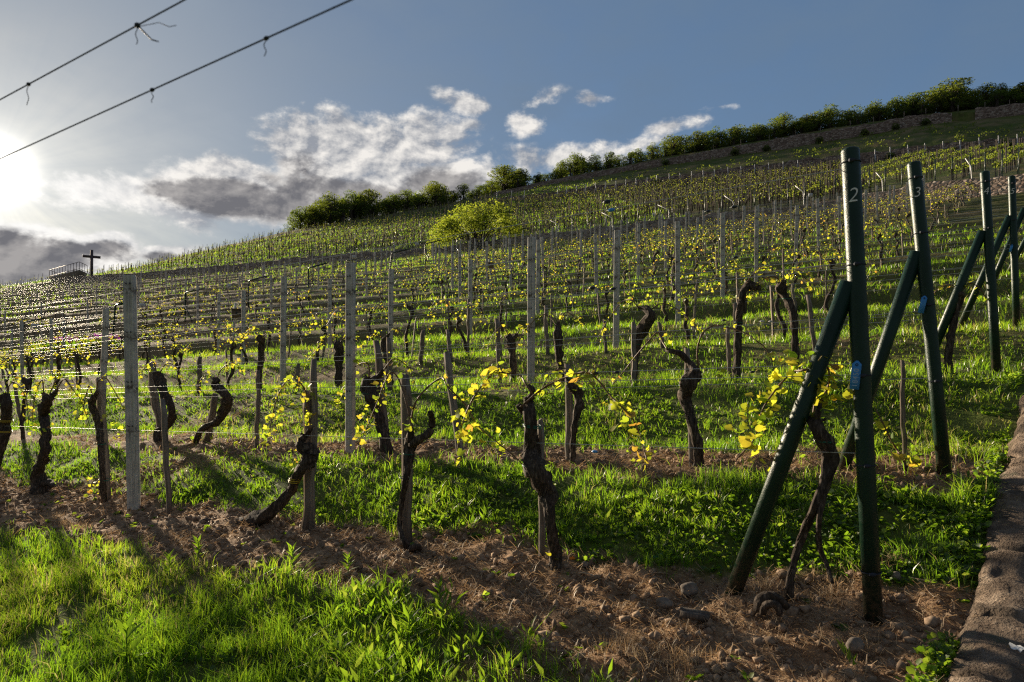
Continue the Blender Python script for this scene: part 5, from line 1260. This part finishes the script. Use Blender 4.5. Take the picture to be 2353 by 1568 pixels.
# ================================================================== trees
def crown(mb, clumps, n, size, rnd):
    tot = sum(c[3] ** 2 for c in clumps)
    for (x, y, z, r, sq) in clumps:
        m = int(n * r * r / tot)
        v = rnd.normal(0, 1, (m, 3)); v /= np.linalg.norm(v, axis=1, keepdims=True); q = r * rnd.uniform(.35, 1.0, m) ** .4
        P = v * q[:, None] * np.array([1, 1, sq]) + np.array([x, y, z]) + rnd.normal(0, .06 * r, (m, 3))
        D_ = v + rnd.normal(0, .8, (m, 3)); D_[:, 2] -= .2
        leaves(mb, P, D_, size * rnd.uniform(.6, 1.4, m), 'diamond', np.clip(rnd.normal(.45 + .12 * v[:, 2], .25, m), 0, 1), 1)  # leaf tint rises towards each clump's top, light and shade put into colour
def proto_tree(k, n=2600, bushy=False):
    r_ = np.random.default_rng(200 + k); root = thing('hilltop_tree', 'x', 'tree', (0, 0, 0), 'trees along the hilltop')
    tb = MB(); H = 1.0; clumps = []
    nst = 1 if k % 3 else 3
    for q in range(nst):
        bx = 0 if nst == 1 else r_.uniform(-.12, .12)
        P = smooth_path(np.array([(bx, 0, -.05, .035), (bx + r_.uniform(-.05, .05), r_.uniform(-.05, .05), .3, .026), (bx * 1.5 + r_.uniform(-.08, .08), r_.uniform(-.06, .06), .6, .015), (bx * 1.8 + r_.uniform(-.1, .1), 0, .9, .005)]), .08)
        tb.tube(P[:, :3], P[:, 3], 7)
    for q in range(24 if not bushy else 14):
        a = r_.uniform(0, 6.28); zz = r_.uniform(.22 if not bushy else .12, .86); rad = (.34 if not bushy else .42) * math.sin(min(1, (1.05 - zz) * 1.5) * 1.5) * r_.uniform(.35, 1.15)
        x, y = math.cos(a) * rad, math.sin(a) * rad; r = r_.uniform(.075, .16)
        clumps.append((x, y, zz, r, r_.uniform(.6, .85)))
        tb.tube(np.array([(0, 0, zz * .55), (x * .5, y * .5, zz * .8), (x, y, zz)]), [.014, .009, .004], 5)
    clumps.append((r_.uniform(-.1, .1), 0, .88, .12, .9))
    cb = MB(); crown(cb, clumps, n, .030, r_)
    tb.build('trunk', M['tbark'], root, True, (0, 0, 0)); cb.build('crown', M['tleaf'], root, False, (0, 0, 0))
    return root
tp = [proto_tree(k) for k in range(8)] + [proto_tree(20 + k, 2000, True) for k in range(3)]
TOP = np.array([(668, 505), (690, 478), (720, 468), (760, 446), (790, 440), (815, 430), (850, 440), (880, 462), (900, 440), (940, 438), (1000, 414), (1040, 432), (1062, 424), (1100, 421), (1130, 405), (1155, 372), (1200, 380), (1240, 400), (1265, 382), (1290, 364), (1322, 347), (1370, 362), (1400, 352), (1450, 348), (1500, 332), (1545, 304), (1590, 318), (1605, 300), (1640, 300), (1690, 284), (1740, 276), (1800, 262), (1850, 258), (1900, 246), (1950, 250), (2010, 232), (2060, 226), (2100, 207), (2140, 216), (2190, 172), (2225, 204), (2260, 196), (2300, 184), (2353, 188), (2420, 170), (2500, 150)], float)
tl = []
px = 676.0; tr = random.Random(21)
PEAKS = [690, 722, 762, 812, 850, 905, 938, 998, 1042, 1064, 1101, 1157, 1198, 1238, 1290, 1322, 1368, 1402, 1450, 1500, 1546, 1604, 1645, 1692, 1742, 1800, 1852, 1903, 1952, 2012, 2060, 2101, 2142, 2191, 2228, 2262, 2302, 2350, 2400, 2450]
tl = [(float(q), 0) for q in PEAKS]
while False:
    pass
for px in np.concatenate([np.arange(684, 900, 26), np.arange(900, 2450, 19)]): tl.append((px + tr.uniform(-12, 12), 1))
for px in np.arange(690, 2450, 34):
    if px > 880 or tr.random() < .4: tl.append((px + tr.uniform(-10, 10), 2))
tl.sort(); free = list(range(len(tp))); cnt = {0: 0, 1: 0, 2: 0}
for px, rank in tl:
    X = toX(px); t = kn(X, K_tc) + (2.5 if rank == 0 else 8 if rank == 1 else .3) + tr.uniform(-1, 1); d = t / den(X); x, y = X * d, d; z = gz1(x, y)
    topy = np.interp(px, TOP[:, 0], TOP[:, 1]) + tr.uniform(-10, 7); Htot = (850 - topy) / 1568 * d - z
    if rank == 1: Htot *= tr.uniform(.68, .95)
    if rank == 2: Htot = min(Htot * .6, tr.uniform(2.4, 4.0))
    if px in (2190,): pass
    Htot = max(Htot, 2.0); cnt[rank] += 1
    kk = tr.randrange(8) if rank < 2 else 8 + tr.randrange(3)
    o = tp[kk] if kk in free else copy_tree(tp[kk], (0, 0, 0))
    if kk in free: free.remove(kk)
    wd = Htot * (tr.uniform(1.15, 1.6) if rank == 0 else tr.uniform(1.2, 1.7) if rank == 1 else tr.uniform(1.3, 1.9))
    wd = max(min(wd, 12.0), 3.4 if rank < 2 else 3)
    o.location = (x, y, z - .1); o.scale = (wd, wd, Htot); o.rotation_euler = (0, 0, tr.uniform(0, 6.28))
    o['label'] = (f'hilltop tree, {ordw(cnt[0])} from the left in the front rank of the tree line', f'tree behind the front rank of the hilltop, {ordw(cnt[1])} from the left', f'low bush at the foot of the hilltop trees, {ordw(cnt[2])} from the left')[rank]
    if rank == 2: o.name = 'hilltop_bush'; o['category'] = 'bush'; o['group'] = 'bushes under the hilltop trees'
for kk in free:
    for c in list(tp[kk].children): bpy.data.objects.remove(c)
    bpy.data.objects.remove(tp[kk])
# yellow-green spreading shrub above the long wall
def yellow_shrub():
    p = rowpt(1098, 588, 60.5); g = gz1(p.x, p.y); d = p.y; k = d / 1568; loc = (p.x, p.y, g)
    root = thing('spreading_shrub', 'large bright yellow-green spreading shrub growing over the stone wall', 'shrub', loc); r_ = np.random.default_rng(77)
    tb = MB(); cl_ = []
    for q in range(170):
        u = r_.uniform(-1, 1); dep = r_.uniform(-1, 1)
        top = 4 + 122 * math.sqrt(max(0, 1 - (u * .98) ** 2)) * r_.uniform(.25, 1.0) ** .6
        x, z = u * 108, top
        if u < -.35: z *= .92
        cl_.append((p.x + x * k, p.y + dep * 60 * k * math.sqrt(1 - u * u * .9), g + z * k - .5, r_.uniform(.38, .8), .8))
    for c in cl_[::3]:
        m = Vector((p.x + (c[0] - p.x) * .35, p.y + (c[1] - p.y) * .35, g + (c[2] - g) * .6)); tb.tube(np.array([(p.x + r_.uniform(-.8, .8), p.y + r_.uniform(-.5, .5), g - .2), m, c[:3]]), [.06, .04, .015], 5)
    tb.build('stem', M['tbark'], root, True, loc); cb = MB(); crown(cb, cl_, 11000, .17, r_); cb.build('foliage', M['yleaf'], root, False, loc)
yellow_shrub()
# small round bushes against the upper walls
bush = None
for k, (px, tk) in enumerate([(1505, 'b'), (2043, 'b'), (2310, 'b'), (1530, 'c'), (1690, 'c'), (1760, 'c'), (1880, 'c'), (1985, 'c'), (2060, 'c'), (2125, 'c')]):
    X = toX(px); t = (kn(X, K_t2) if tk == 'b' else kn(X, K_t3)) - 1.0; d = t / den(X); x, y = X * d, d
    if bush is None:
        r_ = np.random.default_rng(5); bush = thing('wall_bush', 'x', 'bush', (0, 0, 0), 'bushes against the upper walls')
        tb = MB(); cb = MB(); cl_ = [(r_.uniform(-.6, .6), r_.uniform(-.4, .4), r_.uniform(.3, 1.0), r_.uniform(.3, .5), .8) for _ in range(9)]
        for c in cl_: tb.tube(np.array([(0, 0, -.1), (c[0] * .5, c[1] * .5, c[2] * .6), c[:3]]), [.04, .03, .01], 5)
        tb.build('stem', M['tbark'], bush, True, (0, 0, 0)); crown(cb, cl_, 500, .17, r_); cb.build('foliage', M['tleaf'], bush, False, (0, 0, 0)); o = bush
    else: o = copy_tree(bush, (0, 0, 0))
    o.location = (x, y, gz1(x, y)); o.scale = (random.uniform(.8, 1.2),) * 3; o.rotation_euler = (0, 0, random.uniform(0, 6))
    o['label'] = f'round dark bush against the {"upper" if tk == "b" else "topmost"} stone wall, {ordw(k + 1 if tk == "b" else k - 2)} from the left'
# ================================================================== small things near by
def stone(px, py, w, h, label, seed, mat='rock', name='stone', cat='stone'):
    p = ground(px, py); W_ = w / 1568 * p.y; H_ = h / 1568 * p.y; r_ = np.random.default_rng(seed)
    import bmesh
    bm = bmesh.new(); bmesh.ops.create_icosphere(bm, subdivisions=3, radius=1)
    for v in bm.verts:
        q = .82 + .36 * float(vn(np.array([v.co.x * 1.4 + seed]), np.array([v.co.y * 1.4 + v.co.z * 2.1]), seed)[0]) + .06 * r_.uniform(-1, 1) * .4
        v.co = Vector((v.co.x * W_ / 2 * q, v.co.y * W_ * .38 * q, v.co.z * H_ * .62 * q))
    me = bpy.data.meshes.new(name); bm.to_mesh(me); bm.free()
    for f in me.polygons: f.use_smooth = True
    o = link(name, me, M[mat], None, (p.x, p.y, p.z + H_ * .28)); o.rotation_euler = (0, r_.uniform(-.15, .15), r_.uniform(-.4, .4)); tag(o, label, cat); return o
stone(1583, 1362, 44, 24, 'rounded grey stone lying on the soil left of the slanting brace', 3)
stone(1527, 1392, 36, 20, 'flat dark stone half sunk beside the split wood block', 4)
stone(1183, 1292, 22, 13, 'brown stone in the soil left of the stout middle vine', 5)
stone(1344, 1300, 16, 11, 'small dark stone right of the orange strip', 6)
stone(2060, 1330, 20, 16, 'small tan stone right of the foot of pole two', 7)
stone(1965, 1490, 40, 26, 'tan angular stone in the straw below pole two', 8)
stone(540, 1152, 18, 10, 'pale flat stone at the grass edge behind the bent vine', 9)
stone(1058, 1268, 14, 9, 'dark pebble beside the hooked forked vine', 10)
stone(474, 1207, 34, 18, 'black knotted stump on the soil left of the bent vine', 12, 'bark', 'tree_stump', 'stump')
def plank():
    p = ground(1595, 1425); root = thing('wood_block', 'grey split piece of wood lying on the soil left of the brace foot', 'wood', p); W_ = 66 / 1568 * p.y
    for k, (dy, w) in enumerate(((-.018, .030), (.016, .026))):
        mb = MB(); Rm = Matrix.Rotation(-.22, 3, 'Z') @ Matrix.Rotation(.10, 3, 'Y')
        mb.box(p + Rm @ Vector((0, dy, .024 + .004 * k)), (W_, w, .026), Rm); mb.build('half', M['wood'], root, False, tuple(p))
plank()
def root_knot():
    p = ground(1772, 1415); root = thing('dead_root', 'grey curled dead root lying by the foot of the twisted vine', 'root', p)
    for q, rr in (([(1738, 1405, 8), (1745, 1380, 12), (1770, 1372, 14), (1796, 1384, 11), (1812, 1398, 7)], 1), ([(1752, 1412, 7), (1758, 1392, 10), (1778, 1388, 10), (1790, 1402, 8), (1788, 1414, 6)], 2)):
        P = smooth_path(to_plane(q, tof(p) - .03 * rr, .0), .012); mb = MB(); mb.tube(P[:, :3], P[:, 3], 12, .45, 60 + rr, True, 4); mb.build('limb', M['bark'], root, True, tuple(p))
root_knot()
def strip(px, py, L, ang, mat, label, name):
    p = ground(px, py); W_ = L / 1568 * p.y; mb = MB(); P = np.array([p + Vector((W_ * f * math.cos(ang), W_ * f * math.sin(ang), .012 + .006 * math.sin(f * 5))) for f in np.linspace(-.5, .5, 7)])
    mb.tube(P, .0055, 6); P2 = P + np.array([0, .012, .004]); mb.tube(P2, .0045, 6); tag(mb.build(name, M[mat], None, True, tuple(p)), label, 'strip' if name != 'twine' else 'twine')
strip(1303, 1293, 40, .35, 'orange', 'orange plastic strip on the soil at the foot of the stout middle vine', 'plastic_strip')
strip(1516, 1283, 34, .5, 'tie', 'bit of green twine on the soil right of the middle vine', 'twine')
# paper scrap on the kerb wall
k = np.argmin(np.abs(KP[:, 1] - 2.62)); e = KP[k]; q = (e[0] + KN[k, 0] * .2, e[1] + KN[k, 1] * .2, e[2] + .082); mb = MB(); g = np.random.default_rng(3)
V = np.array([(q[0] + (a - 2) * .014, q[1] + (b - 2) * .013, q[2] + g.uniform(-.008, .014)) for b in range(5) for a in range(5)]); mb.add(V, None, [(b * 5 + a, b * 5 + a + 1, b * 5 + a + 6, b * 5 + a + 5) for a in range(4) for b in range(4) if (a, b) not in ((0, 0), (3, 3))])
tag(mb.build('paper_scrap', M['white'], None, False, q), 'crumpled white scrap lying on the mossy stone wall', 'litter')
# iris clumps at the left
def iris(px, py, label, sc_):
    p = ground(px, py); root = thing('iris_clump', label, 'flowers', p, 'purple iris clumps'); lf, fl = MB(), MB(); n = 150
    P = np.stack([p.x + rng.normal(0, .55 * sc_, n), p.y + rng.normal(0, .35, n), np.full(n, p.z)], -1); D_ = rng.normal(0, .25, (n, 3)); D_[:, 2] = 1; leaves(lf, P, D_, .5, 'lance', rng.uniform(0, .4, n), .5)
    n = 34; P = np.stack([p.x + rng.normal(0, .5 * sc_, n), p.y + rng.normal(0, .3, n), p.z + rng.uniform(.42, .62, n)], -1)
    for _ in range(5): leaves(fl, P + rng.normal(0, .02, P.shape), rng.normal(0, 1, (n, 3)), .09, 'simple', None, 1)
    lf.build('foliage', M['weed'], root, False, tuple(p)); fl.build('blossom', M['purple'], root, False, tuple(p))
iris(165, 812, 'purple iris clump at the far left, the wider one', 1.0)
iris(232, 806, 'smaller purple iris clump to the right of the wider one', .6)
# a few single tall weeds in the near grass
def weed(px, py, h, label):
    p = ground(px, py); root = thing('leafy_weed', label, 'plant', p, 'tall leafy weeds in the near grass'); H = h / 1568 * p.y; sb = MB(); sb.tube(np.array([p - Vector((0, 0, .02)), p + Vector((.004, 0, H * .85))]), .003, 6); sb.build('stalk', M['weed'], root, True, tuple(p))
    n = 13; f = np.linspace(.15, 1, n); a = np.arange(n) * 2.4; P = np.stack([np.full(n, p.x), np.full(n, p.y), p.z + H * .8 * f], -1); D_ = np.stack([np.cos(a), np.sin(a), .5 + f * 1.2], -1); lf = MB(); leaves(lf, P, D_, H * .55 * (1.15 - .4 * f), 'lance', rng.uniform(.3, .7, n), .3); lf.build('foliage', M['weed'], root, False, tuple(p))
for a in [(290, 1540, 120, 'broad-leaved weed in the lowest left grass'), (388, 1330, 62, 'upright pale weed in the left grass'), (672, 1310, 58, 'fresh green weed at the soil edge below the forked vine'), (455, 1285, 50, 'pointed weed at the soil edge under the bent vine'), (800, 1320, 48, 'bushy weed at the grass edge left of centre'), (1010, 1400, 70, 'tallest weed in the middle of the near grass'), (940, 1480, 90, 'long-leaved weed low in the middle grass')]: weed(*a)

# air
HAZE = 0
if HAZE:
    zl, zh = float(Zg.min()) - 1.2, float(Zg.max()) + 16
    xa, xb, ya, yb = float(gx.min()) - 2, float(gx.max()) + 2, float(gy.min()) - 2, float(gy.max()) + 2
    mb = MB(); mb.box(((xa + xb) / 2, (ya + yb) / 2, (zl + zh) / 2), (xb - xa, yb - ya, zh - zl)); hz = mb.build('haze', None)
    hz.data.materials.append(material('air', lambda t: princ(t, c4(.5, .5, .5))))
    m_ = hz.data.materials[0]; t_ = NT(m_.node_tree); t_.n.clear(); o_ = t_.add('ShaderNodeOutputMaterial'); v_ = t_.add('ShaderNodeVolumePrincipled')
    v_.inputs['Color'].default_value = c4(.96, .95, .93); v_.inputs['Density'].default_value = HAZE; v_.inputs['Anisotropy'].default_value = .62
    t_.l.new(v_.outputs[0], o_.inputs['Volume']); tag(hz, kind='stuff')
